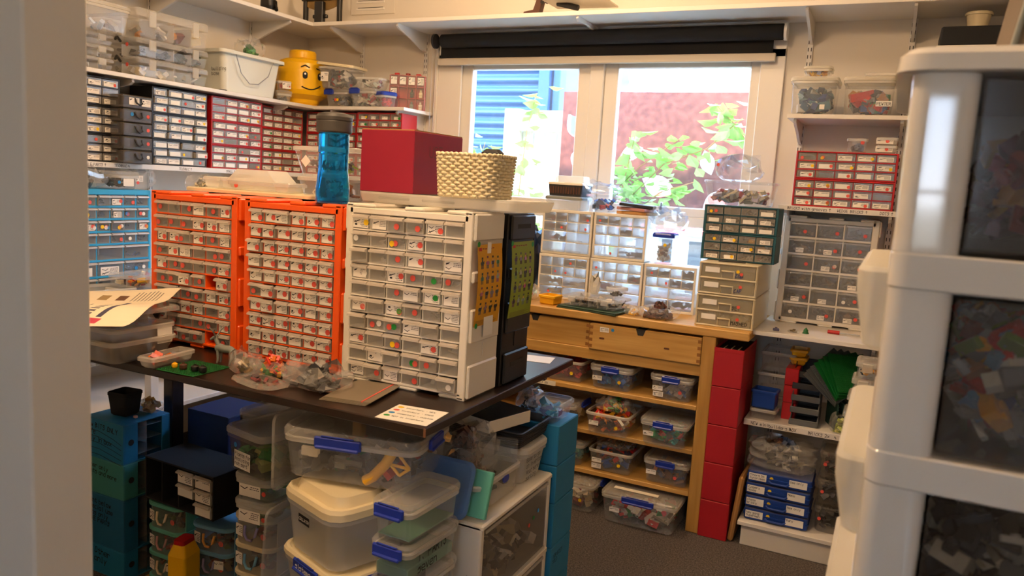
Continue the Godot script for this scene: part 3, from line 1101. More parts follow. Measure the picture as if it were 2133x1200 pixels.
	vine("leafy climber spreading across the rusty screen", [[v3(-1.8, -0.5, -4.8), v3(-1.65, 1.4, -4.78), v3(-1.45, 1.6, -4.75), v3(-1.2, 1.78, -4.72)], [v3(-1.8, -0.5, -4.8), v3(-1.6, 1.3, -4.76), v3(-1.3, 1.62, -4.74), v3(-1.05, 1.72, -4.74), v3(-0.85, 1.9, -4.7)], [v3(-1.8, -0.5, -4.8), v3(-1.55, 1.25, -4.75), v3(-1.3, 1.45, -4.72), v3(-1.1, 1.52, -4.7)], [v3(-0.6, -0.5, -4.8), v3(-0.7, 1.6, -4.76), v3(-0.88, 1.85, -4.74), v3(-1.02, 1.98, -4.72)], [v3(-1.8, -0.5, -4.8), v3(-1.62, 1.2, -4.76), v3(-1.55, 1.5, -4.76), v3(-1.5, 1.78, -4.75)]], 230, 0.1)
	vine("pale leafy climber in front of the blue shed", [[v3(-2.75, -0.5, -4.9), v3(-2.72, 1.2, -4.88), v3(-2.65, 1.55, -4.87), v3(-2.6, 1.72, -4.86)], [v3(-2.75, -0.5, -4.9), v3(-2.5, 0.9, -4.86), v3(-2.38, 1.35, -4.85), v3(-2.42, 1.62, -4.84)], [v3(-2.75, -0.5, -4.9), v3(-2.3, 0.8, -4.86), v3(-2.2, 1.2, -4.85), v3(-2.25, 1.4, -4.84)], [v3(-2.75, -0.5, -4.9), v3(-2.35, 1.0, -4.86), v3(-2.28, 1.8, -4.84), v3(-2.22, 2.05, -4.83)]], 170, 0.09)


func track(label: String, at: Vector3, y1: float, left := false) -> void:
	var t := thing("shelf_track", label, "shelf track", at, 90.0 if left else 0.0, "slotted shelf tracks")
	part(t, "rail", Sh.new().cbox(v3(-0.013, 0, 0), v3(0.013, y1 - at.y, 0.011), 0.002), M.bracket)
	var s := Sh.new()
	var y := 0.03
	while y < y1 - at.y - 0.03:
		for x in [-0.0065, 0.0065]:
			s.box(v3(x - 0.0018, y, 0.011), v3(x + 0.0018, y + 0.016, 0.0114))
		y += 0.032
	part(t, "slot", s, M.slot).set_meta("kind", "stuff")


func bracket_shape(L: float, drop: float) -> ArrayMesh:
	var key := "bracket%.2f_%.2f" % [L, drop]
	if not cache.has(key):
		# root at x = 0 (the wall), tip at x = L, under y = 0
		cache[key] = Sh.new().prism(PackedVector2Array([Vector2(0, 0), Vector2(L, 0), Vector2(L + 0.004, -0.012), Vector2(L - 0.02, -0.024), Vector2(L * 0.55, -drop * 0.55), Vector2(L * 0.2, -drop * 0.92), Vector2(0, -drop)]), -0.006, 0.006).mesh()
	return cache[key]


func wall_shelf(label: String, lo: Vector3, hi: Vector3, wall: String, stops: Array, drop := 0.1) -> Node3D:
	var t := thing("wall_shelf", label, "shelf", v3((lo.x + hi.x) / 2, lo.y, (lo.z + hi.z) / 2), 0)
	var o := t.position
	part(t, "board", Sh.new().cbox(lo - o, hi - o, 0.0015), M.shelf)
	for q in stops:
		var b: MeshInstance3D
		if wall == "left":
			b = part(t, "bracket", bracket_shape(hi.x - lo.x - 0.035, drop), M.bracket, v3(lo.x + 0.012, lo.y, q) - o)
		else:
			b = part(t, "bracket", bracket_shape(hi.z - lo.z - 0.035, drop), M.bracket, v3(q, lo.y, lo.z + 0.012) - o)
			b.rotation.y = -PI / 2
	return t


func build_shelves() -> void:
	var t: Node3D
	wall_shelf("long white top shelf along the left wall", v3(-3.35, 2.255, -3.9), v3(-3.045, 2.275, -0.66), "left", [-3.42, -2.75, -1.9])
	wall_shelf("long white top shelf over the window", v3(-3.045, 2.255, -3.9), v3(1.35, 2.275, -3.575), "back", [-2.935, -2.492, -0.43, -0.02])
	part(get_node("wall_shelf_001"), "bracket", bracket_shape(0.3, 0.03), M.bracket, v3(-1.46, 2.255, -3.888) - (get_node("wall_shelf_001") as Node3D).position).rotation.y = -PI / 2
	wall_shelf("white left wall shelf holding the yellow head and white bin", v3(-3.35, 1.802, -3.9), v3(-3.04, 1.82, -0.66), "left", [-3.4, -2.43, -1.8], 0.07)
	wall_shelf("white corner shelf under the red display case", v3(-3.04, 1.802, -3.9), v3(-2.43, 1.82, -3.6), "back", [-2.935, -2.49], 0.09)
	t = wall_shelf("white left wall shelf under the black and red drawer units", v3(-3.35, 1.414, -3.9), v3(-3.04, 1.437, -0.66), "left", [-3.3, -2.5, -1.8], 0.07)
	var o := t.position
	for q in [["SCALE PARTS ^", -2.17], ["TECHNIC ~", -2.32], ["TECHNIC ^", -2.66], ["SMALL ^ SMALLEST", -2.95]]:
		write(t, "shelf_writing", q[0], v3(-3.0395, 1.4195, q[1]) - o, 90, 0.011, M.ink)
	wall_shelf("white corner shelf under the red corner drawer units", v3(-3.04, 1.414, -3.9), v3(-2.36, 1.437, -3.6), "back", [-2.935, -2.49], 0.09)
	wall_shelf("white upper shelf right of the window with clear tubs", v3(-0.467, 1.797, -3.9), v3(1.35, 1.815, -3.6), "back", [-0.435, -0.02], 0.09)
	t = wall_shelf("white lower shelf right of the window under red drawers", v3(-0.467, 1.405, -3.9), v3(1.35, 1.427, -3.6), "back", [-0.435, -0.02], 0.06)
	o = t.position
	for q in [["BRICKS with grooves ^", -0.425], ["WEDGE BRICKS ^", -0.225], ["DOTS ^", -0.06]]:
		write(t, "shelf_writing", q[0], v3(q[1], 1.411, -3.5995) - o, 0, 0.011, M.ink)
	wall_shelf("white desk shelf beside the pine bench", v3(-0.486, 0.882, -3.9), v3(1.35, 0.9, -3.37), "back", [-0.02], 0.1)
	t = wall_shelf("white low shelf holding grey bins and baseplates", v3(-0.486, 0.49, -3.9), v3(0.6, 0.516, -3.38), "back", [-0.02], 0.1)
	o = t.position
	for q in [["NEW minibuilders ~", -0.455], ["BOX", -0.3], ["BRICKS 2x8 ~", -0.225]]:
		write(t, "shelf_writing", q[0], v3(q[1], 0.4965, -3.3795) - o, 0, 0.012, M.ink)
	t = thing("plinth_shelf", "white low plinth shelf on the carpet under the blue cases", "shelf", v3(-0.05, 0, -3.55))
	part(t, "plinth", Sh.new().cbox(v3(-0.39, 0, -0.3), v3(0.5, 0.09, 0.265), 0.002), M.white)
	part(t, "board", Sh.new().cbox(v3(-0.405, 0.09, -0.32), v3(0.5, 0.108, 0.285), 0.002), M.shelf)
	part(t, "side_panel", Sh.new().box(v3(-0.43, 0, -0.345), v3(-0.41, 0.88, -0.33)), M.wall)
	track("slotted track on the back wall left of the red display case", v3(-2.937, 0.95, -3.9), 2.255)
	track("slotted track at the left edge of the window casing", v3(-2.492, 0.95, -3.9), 2.255)
	track("slotted track right of the window above the clear tubs", v3(-0.435, 0.11, -3.9), 2.255)
	track("slotted track high behind the drawer tower", v3(-0.02, 0.11, -3.9), 2.255)
	track("slotted track on the left wall behind the white bin", v3(-3.35, 0.9, -2.75), 2.255, true)
	track("slotted track in the left corner above the yellow head", v3(-3.35, 0.9, -3.42), 2.255, true)
	# desk along the left wall
	t = thing("side_desk", "white side desk along the left wall behind the table", "desk", v3(-3.05, 0, -2.3))
	part(t, "desk_top", Sh.new().cbox(v3(-0.3, 0.862, -1.55), v3(0.3, 0.88, 1.6), 0.002), M.shelf)
	part(t, "lower_shelf", Sh.new().cbox(v3(-0.3, 0.4, -1.55), v3(0.34, 0.42, 1.6), 0.002), M.shelf)
	part(t, "middle_shelf", Sh.new().cbox(v3(-0.3, 0.62, -1.0), v3(0.1, 0.636, 1.6), 0.002), M.shelf)
	for z in [-1.5, 0.0, 1.5]:
		part(t, "leg", Sh.new().cbox(v3(0.24, 0, z - 0.02), v3(0.28, 0.862, z + 0.02), 0.002), M.bracket)
	# on the top shelf
	t = thing("camp_stool", "black folding frame with tan sling seat on top shelf", "folding stool", v3(-3.03, 2.275, -3.7))
	var fs := Sh.new()
	for x in [-0.12, 0.12]:
		fs.cbox(v3(x - 0.012, 0, 0.05), v3(x + 0.012, 0.3, 0.075), 0.003)
	fs.cbox(v3(-0.14, 0.13, 0.05), v3(0.16, 0.165, 0.08), 0.003)
	part(t, "frame", fs, M.black)
	part(t, "clamp", Sh.new().cbox(v3(-0.03, 0, 0.07), v3(0.03, 0.12, 0.1), 0.004).cbox(v3(-0.05, 0.03, 0.07), v3(0.05, 0.05, 0.09), 0.004), M.black)
	var sl := Sh.new()
	for i in 10:
		var a := -0.12 + i * 0.024
		var y0 := 0.075 + pow((a) / 0.12, 2) * 0.03
		var y1 := 0.075 + pow((a + 0.024) / 0.12, 2) * 0.03
		sl.quad(v3(a, y0, 0.066), v3(a + 0.024, y1, 0.066), v3(a + 0.024, 0.14, 0.066), v3(a, 0.14, 0.066))
		sl.quad(v3(a + 0.024, y1, 0.06), v3(a, y0, 0.06), v3(a, 0.14, 0.06), v3(a + 0.024, 0.14, 0.06))
	part(t, "sling", sl, mat("tan_cloth", "8c6f3e", 0.9))
	t = thing("handheld_viewer", "black rounded viewer lying beside the folding frame", "gadget", v3(-3.09, 2.275, -3.28), 20)
	part(t, "body", Sh.new().loft([[0, 0.03, 0.04, 0.02], [0.02, 0.035, 0.045, 0.02], [0.055, 0.035, 0.045, 0.025], [0.07, 0.02, 0.03, 0.02]], 3), M.black)
	part(t, "grip", Sh.new().tube([v3(0.03, 0.03, 0), v3(0.045, 0.012, 0.01), v3(0.05, 0.002, 0.02)], 0.01), M.black)
	t = thing("toy_shuttle", "white toy space plane on a brown stand on top shelf", "toy plane", v3(-1.72, 2.275, -3.66))
	part(t, "stand", Sh.new().prism(PackedVector2Array([Vector2(-0.06, 0), Vector2(0.03, 0), Vector2(0.05, 0.09), Vector2(0.02, 0.09), Vector2(0.0, 0.03), Vector2(-0.05, 0.022)]), -0.02, 0.02), M.brown)
	part(t, "fuselage", Sh.new().tube([v3(0.0, 0.1, 0), v3(0.05, 0.085, 0), v3(0.3, 0.075, 0.01), v3(0.42, 0.068, 0.012)], 0.022, 8, 0.35), M.white)
	part(t, "engine", Sh.new().tube([v3(0.13, 0.055, 0.02), v3(0.24, 0.028, 0.02)], 0.014, 8), M.charcoal)
	part(t, "wing", Sh.new().prism(PackedVector2Array([Vector2(0.08, 0.055), Vector2(0.4, 0.05), Vector2(0.4, 0.056), Vector2(0.1, 0.064)]), -0.1, 0.1), M.white)
	for x in [0.05, 0.075]:
		part(t, "wheel", Sh.new().tube([v3(x, 0.062, 0.02), v3(x, 0.062, 0.032)], 0.009, 8), M.black)
	t = thing("black_case", "flat black case lying high behind the drawer tower", "case", v3(0.22, 2.09, -3.75))
	part(t, "shell", Sh.new().cbox(v3(-0.14, 0, -0.14), v3(0.2, 0.075, 0.13), 0.006), M.black_matt)
	solo("cream_cup", "cream round cup resting on the flat black case", "cup", tub_shape(0.1, 0.1, 0.07, 0.045, 0.8), M.cream, v3(0.21, 2.166, -3.73))
	part(t, "support", Sh.new().cbox(v3(-0.15, -0.02, -0.15), v3(0.6, 0, 0.14), 0.002), M.shelf)


func build_bench() -> void:
	var t := thing("pine_bench", "pine workbench with drawers and shelves under the window", "workbench", v3(-1.5, 0, -3.58))
	part(t, "bench_top", Sh.new().cbox(v3(-1.0, 0.864, -0.29), v3(1.018, 0.9, 0.305), 0.004), M.pine)
	for x in [[0.829, 0.884], [-0.96, -0.905]]:
		for z in [[0.25, 0.3], [-0.28, -0.23]]:
			part(t, "leg", Sh.new().cbox(v3(x[0], 0, z[0]), v3(x[1], 0.864, z[1]), 0.003), M.pine_up)
	part(t, "apron", Sh.new().cbox(v3(-0.905, 0.685, 0.26), v3(0.829, 0.735, 0.285), 0.002), M.pine)
	part(t, "apron", Sh.new().cbox(v3(-0.905, 0.685, -0.28), v3(0.829, 0.735, -0.26), 0.002), M.pine)
	for y in [[0.538, 0.558], [0.343, 0.363], [0.156, 0.176]]:
		var sh := part(t, "shelf_board", Sh.new().cbox(v3(-0.905, y[0], -0.25), v3(0.829, y[1], 0.3), 0.002), M.pine)
		if y[0] > 0.5:
			var c := part(sh, "label_card", cache["blank"], M.paper, v3(0.115, 0.548, 0.301))
			c.scale = v3(0.13, 0.022, 1)
			write(sh, "shelf_writing", "PLATES 2x", v3(0.065, 0.543, 0.3018), 0, 0.011, M.ink)
	for q in [[0.325, 0.827], [-0.19, 0.318], [-0.7, -0.195]]:
		var back: float = 0.0 if q[0] > 0.3 else 0.02
		var d := part(t, "drawer", Sh.new().cbox(v3(q[0], 0.735, -0.2), v3(q[1], 0.853, 0.298 - back), 0.003), M.pine)
		# dovetail ends and the finger notch
		for e in [q[0], q[1] - 0.016]:
			for i in 4:
				part(d, "dovetail", Sh.new().box(v3(e, 0.744 + i * 0.028, 0.29 - back), v3(e + 0.016, 0.758 + i * 0.028, 0.2988 - back)), M.end_grain)
		var m: float = (q[0] + q[1]) / 2 - 0.016
		part(d, "finger_notch", Sh.new().prism(PackedVector2Array([Vector2(m - 0.022, 0.8535), Vector2(m - 0.012, 0.826), Vector2(m + 0.012, 0.826), Vector2(m + 0.022, 0.8535)]), 0.2, 0.2988 - back), M.slot)
		if q[0] > 0.3:
			card(d, v3(q[0] + 0.07, 0.83, 0.2992), 0.042, 0.022)
			dot(d, v3(q[0] + 0.108, 0.833, 0.299), "blue", 0.007)
			for k in [[0.06, 0.79], [0.355, 0.786]]:
				part(d, "knot", Sh.new().loft([[0, 0.012, 0.004, 0.004], [0.0008, 0.012, 0.004, 0.004]], 3), M.knot, v3(q[0] + k[0], k[1], 0.2985)).rotation.x = PI / 2


func build_table() -> void:
	var t := thing("dark_table", "dark brown wooden table crowded with drawer cabinets", "table", v3(-1.75, 0, -1.885))
	part(t, "table_top", Sh.new().cbox(v3(-0.72, 0.878, -0.448), v3(0.867, 0.9, 0.442), 0.0025), M.table)
	part(t, "edge_band", Sh.new().box(v3(0.862, 0.879, 0.4405), v3(0.8675, 0.899, 0.4425)), M.table_edge)
	for p in [v3(-0.568, 0, -0.122), v3(0.55, 0, -0.02), v3(0.4, 0, -0.38)]:
		part(t, "leg", Sh.new().cbox(p + v3(-0.024, 0, -0.026), p + v3(0.024, 0.878, 0.026), 0.003), M.table)
	part(t, "rail", Sh.new().cbox(v3(-0.6, 0.83, -0.4), v3(0.8, 0.878, -0.38), 0.002), M.table)


func unit(label: String, at: Vector3, turn: float, W: float, cols: int, fm: Material, o := {}) -> void:
	# low stacking drawer unit of three rows
	var q := {"frame": fm, "drawer": M.drawer, "side": 0.008, "top": 0.006, "base": 0.006, "gap": 0.0045, "cards": 0.93, "card_w": 0.8, "card_h": 0.7, "blank": 0.12, "dots": {"red": 0.42, "yellow": 0.12}, "dot_r": 0.0068, "pull": 0.003}
	q.merge(o, true)
	cabinet("drawer_unit", label, at, turn, W, 0.1175, 0.15, [[cols, 1.0], [cols, 1.0], [cols, 1.0]], q)


func small_case(label: String, at: Vector3, turn: float, W: float, D: float, H: float, cells: int, o := {}) -> Node3D:
	# flat compartment case: body, dividers, lid, catches
	var t := thing("compartment_case", label, "organiser case", at, turn, o.get("group", ""))
	var bm: Material = o.get("body", M.clear_lid)
	part(t, "body", tub_shape(W, D, H * 0.72, 0.012, 0.97, 0.003, false), bm)
	var s := Sh.new()
	for i in range(1, cells):
		var x := -W / 2 + W * i / cells
		s.box(v3(x - 0.001, 0.004, -D / 2 + 0.008), v3(x + 0.001, H * 0.68, D / 2 - 0.006))
	s.box(v3(-W / 2 + 0.008, 0.004, -0.001), v3(W / 2 - 0.008, H * 0.66, 0.001))
	part(t, "divider", s, M.rim)
	part(t, "lid", lid_shape(W + 0.004, D + 0.004, H * 0.28, 0.014), o.get("lid", M.tub_lid), v3(0, H * 0.72, 0))
	for x in [-0.3, 0.3]:
		part(t, "catch", Sh.new().cbox(v3(W * x - 0.018, H * 0.4, D / 2 - 0.002), v3(W * x + 0.018, H * 0.95, D / 2 + 0.006), 0.003), o.get("catch", M.frost))
	if o.has("fill"):
		pieces(o.fill[0], at, turn, v3(-W / 2 + 0.012, 0.006, -D / 2 + 0.012), v3(W / 2 - 0.012, H * o.fill[1], D / 2 - 0.012), o.fill[2], o.fill[3], o.fill[4])
	return t


func build_left_wall() -> void:
	var black := {"fill": []}
	var lev := ["bottom", "middle", "top"]
	for i in 3:
		var y := 1.437 + i * 0.118
		unit("black drawer unit by the door jamb, %s of its stack" % lev[i], v3(-3.06, y, -2.2), 90, 0.33, 4, M.black, {"group": "black drawer units"})
		unit("black drawer unit left of the red units, %s of its stack" % lev[i], v3(-3.08, y, -2.703), 90, 0.317, 4, M.black, {"group": "black drawer units", "pull": 0.014, "blank": 0.45, "fill": ["small dark parts in the %s black drawer unit" % lev[i], 0.3, DARKS]})
		unit("red drawer unit beside the black units, %s of its stack" % lev[i], v3(-3.08, y, -3.062), 90, 0.345, 4, M.red, {"group": "red drawer units", "dots": {"red": 0.4, "yellow": 0.25}})
		unit("red drawer unit in the room corner, %s of its stack" % lev[i], v3(-3.15, y, -3.47), 90, 0.33, 4, M.red, {"group": "red drawer units", "dots": {"red": 0.3, "green": 0.15, "yellow": 0.1}, "fill": ["small brown and white parts in the %s corner red unit" % lev[i], 0.4, WARM]})
		unit("red drawer unit behind the blue bottle, %s of its stack" % lev[i], v3(-2.965, y, -3.66), 0, 0.36, 4, M.red, {"group": "red drawer units", "dots": {"red": 0.3, "yellow": 0.15}})
		unit("red drawer unit behind the crimson box, %s of its stack" % lev[i], v3(-2.61, y, -3.63), 0, 0.3, 4, M.red, {"group": "red drawer units", "card_w": 0.5, "card_h": 0.55, "fill": ["small dark parts in the %s red unit near window" % lev[i], 0.9, DARKS], "dots": {"red": 0.2, "yellow": 0.2, "green": 0.15}})
	# smoky boxes with black handles standing in front of the black units
	for i in 5:
		var t := thing("pull_box", "smoky grey pull out box, number %s from the shelf up" % ["one", "two", "three", "four", "five"][i], "organiser box", v3(-3.03, 1.437 + i * 0.0585, -2.39), 90, "stacked smoky pull out boxes")
		part(t, "body", Sh.new().cbox(v3(-0.073, 0, -0.05), v3(0.073, 0.056, 0.05), 0.004), M.pull_smoke)
		part(t, "tray", Sh.new().box(v3(-0.068, 0.003, -0.045), v3(0.068, 0.012, 0.045)), M.dark_grey)
		var hs := Sh.new()
		hs.tube([v3(-0.016, 0.044, 0.051), v3(-0.014, 0.024, 0.06), v3(0, 0.016, 0.062), v3(0.014, 0.024, 0.06), v3(0.016, 0.044, 0.051)], 0.004)
		part(t, "handle", hs, M.black)
		dot(t, v3(0.05, 0.03, 0.051), "red" if i != 0 else "white", 0.008)
		if i == 3:
			dot(t, v3(-0.03, 0.034, 0.051), "blue", 0.008)
		if i == 4:
			card(t, v3(-0.02, 0.03, 0.052), 0.05, 0.03)
			card(t, v3(0.04, 0.028, 0.0515), 0.045, 0.03)
	# shelf above: flat organisers and a big clear tub
	for i in 3:
		small_case("clear flat organiser by the door jamb, %s of three" % lev[i], v3(-3.17, 1.82 + i * 0.05, -2.19), 90, 0.3, 0.22, 0.049, 4, {"group": "flat organisers", "fill": ["small grey parts in the %s flat organiser" % lev[i], 0.5, 26, 0.012, ["9a9ca0", "4a4c50", "c0c4c8", "6a6e74"]]})
	tub("clear_tub", "large clear tub on the flat organisers at shelf end", v3(-3.13, 1.971, -2.19), 90, 0.36, 0.29, 0.1, {"lid": M.frost, "body": M.clear_lid, "taper": 0.95, "fill": ["pale blue and white bits in the large shelf tub", 0.0, 0.5, 40, 0.016, ["c8d4e0", "e8eaec", "9ab0c4", "b8b0a0"]]})
	for i in 3:
		var t := small_case(["frosted four part case resting on the shelf", "frosted four part case with dark parts, middle of stack", "tall frosted four part case on top of stack"][i], v3(-3.17, [1.82, 1.906, 1.99][i], -2.65), 90, 0.4, 0.22, [0.084, 0.082, 0.125][i], 4, {"body": M.clear_lid, "lid": M.tub_lid, "catch": M.frost, "group": "four part cases", "fill": [["pale parts in the lowest four part case", "dark parts in the middle four part case", "mixed parts in the tall four part case"][i], 0.62, [40, 60, 50][i], 0.02, [PALES + ["a8d0dc"], DARKS, PALES + ["d88a1c", "7a3020"]][i]]})
		if i < 2:
			for x in [-0.2, 0.2]:
				var cl := Sh.new()
				cl.tube([v3(x, 0.075, -0.03), v3(x * 1.08, 0.085, 0.0), v3(x * 1.1, 0.06, 0.03)], 0.006)
				part(t, "black_catch", cl, M.black)
			dot(t, v3(-0.203, 0.05, 0.05), "red", 0.009, -90)
	var bt := thing("storage_bin", "large white storage bin with wire handle and marker writing", "storage bin", v3(-3.19, 1.82, -3.15), 90)
	part(bt, "body", tub_shape(0.43, 0.27, 0.2, 0.03, 0.88, 0.01), mat("bin_white", "dfe0d4", 0.5))
	part(bt, "rim", Sh.new().loft([[0.185, 0.222, 0.142, 0.03], [0.188, 0.226, 0.146, 0.034], [0.203, 0.226, 0.146, 0.034], [0.205, 0.2, 0.12, 0.03]], 3, false, false), M.bin_white)
	part(bt, "wire_handle", Sh.new().tube([v3(-0.14, 0.185, 0.146), v3(-0.1, 0.1, 0.142), v3(-0.04, 0.055, 0.14), v3(0.02, 0.06, 0.14), v3(0.09, 0.11, 0.142), v3(0.12, 0.185, 0.146)], 0.0025, 5), M.steel)
	for x in [-0.19, 0.19]:
		part(bt, "foot_cap", Sh.new().cbox(v3(x - 0.02, -0.0, 0.1), v3(x + 0.02, 0.008, 0.12), 0.002), M.black)
	write(bt, "marker_writing", "building\nbase", v3(-0.206, 0.1, 0.05), -90, 0.016, M.ink)
	bag("plastic_bag", "bag of green pieces on the white storage bin", v3(-3.18, 2.025, -3.24), 90, v3(0.14, 0.1, 0.13), {"fill": GREENS, "full": 0.5, "count": 60})
	# yellow head-shaped jar
	var hd := thing("head_jar", "yellow round storage jar printed with a smirking face", "storage jar", v3(-3.14, 1.82, -3.61), 64)
	part(hd, "body", Sh.new().lathe([[0.0, 0.085], [0.012, 0.095], [0.03, 0.1], [0.04, 0.115], [0.055, 0.138], [0.08, 0.145], [0.19, 0.145], [0.225, 0.14], [0.245, 0.125], [0.255, 0.1], [0.256, 0.08]], 8), M.yellow)
	part(hd, "stud_lid", Sh.new().lathe([[0.256, 0.072], [0.262, 0.075], [0.295, 0.075], [0.303, 0.07], [0.304, 0.06]], 8), M.yellow)
	for e in [-1.0, 1.0]:
		var a: float = e * 0.3
		var ey := part(hd, "printed_eye", Sh.new().loft([[0, 0.014, 0.02, 0.02], [0.0015, 0.013, 0.019, 0.02]], 4), M.ink, v3(sin(a), 0, cos(a)) * 0.1452 + v3(0, 0.158, 0))
		ey.rotation = v3(PI / 2, a, 0)
		var gl := part(hd, "eye_glint", cache["dot"], M.white_paper, v3(sin(a), 0, cos(a)) * 0.147 + v3(0, 0.165, 0))
		gl.rotation.y = a
		gl.scale = v3(0.0055, 0.0055, 0.006)
		var br := []
		for i in 7:
			var b: float = a + (i - 3) * 0.055
			br.append(v3(sin(b) * 0.1455, 0.2 + (0.012 - absf(i - 3) * 0.004 if e < 0 else -i * 0.002), cos(b) * 0.1455))
		part(hd, "printed_brow", Sh.new().tube(br, 0.0032, 5), M.ink)
	var sm := []
	for i in 11:
		var b := -0.42 + i * 0.075
		sm.append(v3(sin(b) * 0.1455, 0.095 - 0.018 * sin(i / 10.0 * PI) + i * 0.0012, cos(b) * 0.1455))
	part(hd, "printed_smile", Sh.new().tube(sm, 0.0035, 5), M.ink)
	# little boxes round the head
	tub("small_box", "small clear box on the shelf left of yellow head", v3(-3.11, 1.82, -3.425), 50, 0.085, 0.06, 0.045, {"lid": M.tub_lid, "r": 0.008, "fill": ["grey bits in the small box by yellow head", 0, 0.5, 14, 0.01, DARKS]})
	var q := tub("small_box", "small clear box of yellow bits with white label", v3(-3.11, 1.882, -3.425), 50, 0.08, 0.06, 0.05, {"r": 0.008, "fill": ["yellow and red bits in the small labelled box", 0, 1.1, 22, 0.012, ["e8b010", "d88a1c", "c01818", "e04030", "f0d8a0"]]})
	card(q, v3(0.012, 0.025, 0.033), 0.045, 0.032)
	dot(q, v3(0.028, 0.02, 0.0335), "red", 0.004)
	q = tub("clip_box", "clip box of dark bits below the tilted lid tub", v3(-2.887, 1.82, -3.675), 0, 0.168, 0.16, 0.078, {"lid": M.tub_lid, "clips": "f", "clip_w": 0.4, "clip_at": -0.26, "fill": ["dark and tan bits in clip box beside yellow head", 0, 0.85, 70, 0.014, DARKS + ["8a6a3a", "b0986a"]]})
	dot(q, v3(0.0, 0.035, 0.079), "red", 0.008)
	dot(q, v3(0.014, 0.035, 0.0795), "yellow", 0.008)
	tub("clip_box", "clip box of white and red bits, middle of shelf", v3(-2.71, 1.82, -3.67), 0, 0.17, 0.16, 0.084, {"lid": M.tub_lid, "clips": "f", "clip_w": 0.42, "clip_at": -0.24, "fill": ["white and red bits in the middle clip box", 0, 0.9, 70, 0.014, ["ece6d8", "d8d0c0", "b03a30", "a8c0a0", "6a6a68"]]})
	tub("clip_box", "small clip box of red bits beside red display case", v3(-2.585, 1.82, -3.655), -25, 0.075, 0.1, 0.066, {"lid": M.clip_blue, "lid_h": 0.02, "r": 0.01, "fill": ["red bits in the small blue lidded box", 0, 0.9, 40, 0.012, REDS]})
	q = tub("lidded_tub", "clear tub of mixed bits under a tilted cream lid", v3(-2.885, 1.915, -3.645), 12, 0.21, 0.2, 0.115, {"taper": 0.86, "fill": ["mixed dark and red bits in tilted lid tub", 0, 0.95, 90, 0.022, DARKS + ["c01818", "ece6d8", "7a3a3a", "b0a898"]]})
	var ld := part(q, "lid", lid_shape(0.225, 0.215, 0.014, 0.025), M.cream, v3(0.0, 0.122, 0))
	ld.rotation = v3(0.05, 0, -0.09)
	card(q, v3(-0.06, 0.06, 0.093), 0.045, 0.05)
	tub("open_tub", "open clear tub of white wheels on the middle clip box", v3(-2.7, 1.921, -3.68), 12, 0.17, 0.14, 0.06, {"taper": 0.86, "fill": ["white and black bits in the open shelf tub", 0, 0.95, 50, 0.016, ["ece6d8", "e0e8d8", "2a2a2c", "8a3020", "d0c8b8"]]})
	# red display case with small figures
	var f := fr(-2.604, -3.705, -2.425, -3.79, 0.045, 1.82)
	var rc := thing("display_case", "red display case with clear front and small figures", "display case", f[0], f[1])
	var W: float = f[2]
	var s := Sh.new()
	s.box(v3(-W / 2, 0, -0.0225), v3(W / 2, 0.19, -0.019))
	for y in [0.0, 0.062, 0.124, 0.186]:
		s.cbox(v3(-W / 2, y, -0.02), v3(W / 2, y + 0.004, 0.018), 0.001)
	for i in 5:
		var x := -W / 2 + i * (W - 0.004) / 4
		s.cbox(v3(x, 0, -0.02), v3(x + 0.004, 0.19, 0.018), 0.001)
	for x in [-0.06, 0.06]:
		s.lathe([[0.19, 0.0], [0.19, 0.013], [0.2, 0.013], [0.2, 0.0]], 4)
		s.cbox(v3(x - 0.014, 0.19, -0.014), v3(x + 0.014, 0.2, 0.014), 0.003)
	part(rc, "frame", s, M.red)
	part(rc, "front_cover", Sh.new().cbox(v3(-W / 2 - 0.001, 0.001, 0.019), v3(W / 2 + 0.001, 0.191, 0.0225), 0.001), M.glass)
	for i in 4:
		card(rc, v3(-W / 2 + (i + 0.5) * W / 4, 0.158, 0.0235), 0.034, 0.04)
	card(rc, v3(-W / 2 + 0.5 * W / 4, 0.095, 0.0235), 0.034, 0.04)
	for k in [[2, 1], [3, 1], [3, 0], [2, 0]]:
		var fg := Sh.new()
		var o := v3(-W / 2 + (k[0] + 0.5) * W / 4, 0.066 * k[1] + 0.005, 0)
		fg.t = Transform3D(Basis.IDENTITY, o)
		fg.cbox(v3(-0.009, 0, -0.005), v3(0.009, 0.014, 0.005), 0.001)
		fg.cbox(v3(-0.011, 0.014, -0.005), v3(0.011, 0.03, 0.005), 0.003)
		fg.lathe([[0.03, 0.006], [0.04, 0.0065], [0.043, 0.004]], 3)
		var b := Basis(Vector3.UP, deg_to_rad(f[1]))
		solo("toy_figure", ["dark toy figure in the display case", "tan toy figure in the display case", "white toy figure low in the display case", "pale grey toy figure low in the display case"][[[2, 1], [3, 1], [3, 0], [2, 0]].find(k)], "toy figure", fg, [M.charcoal, M.cream, M.white, M.grey][[[2, 1], [3, 1], [3, 0], [2, 0]].find(k)], f[0], f[1], "figures in the red display case")
	# light blue cabinet on the side desk
	cabinet("drawer_cabinet", "light blue cabinet of clear drawers on the side desk", v3(-2.95, 0.88, -2.23), 90, 0.4, 0.445, 0.17, [[6, 1], [6, 1], [6, 1], [6, 1], [3, 1.35], [3, 1.35], [3, 1.35]], {"frame": M.sky_blue, "drawer": M.clear_blue, "side": 0.014, "top": 0.022, "base": 0.016, "gap": 0.008, "lip": 0.008, "lipm": M.drawer_lip, "cards": 0.3, "dots": {"red": 0.4, "yellow": 0.08, "white": 0.2, "blue": 0.1}, "dot_r": 0.008, "fill": ["dark parts inside the light blue cabinet drawers", 0.8, DARKS + ["1c4fa8"]]})
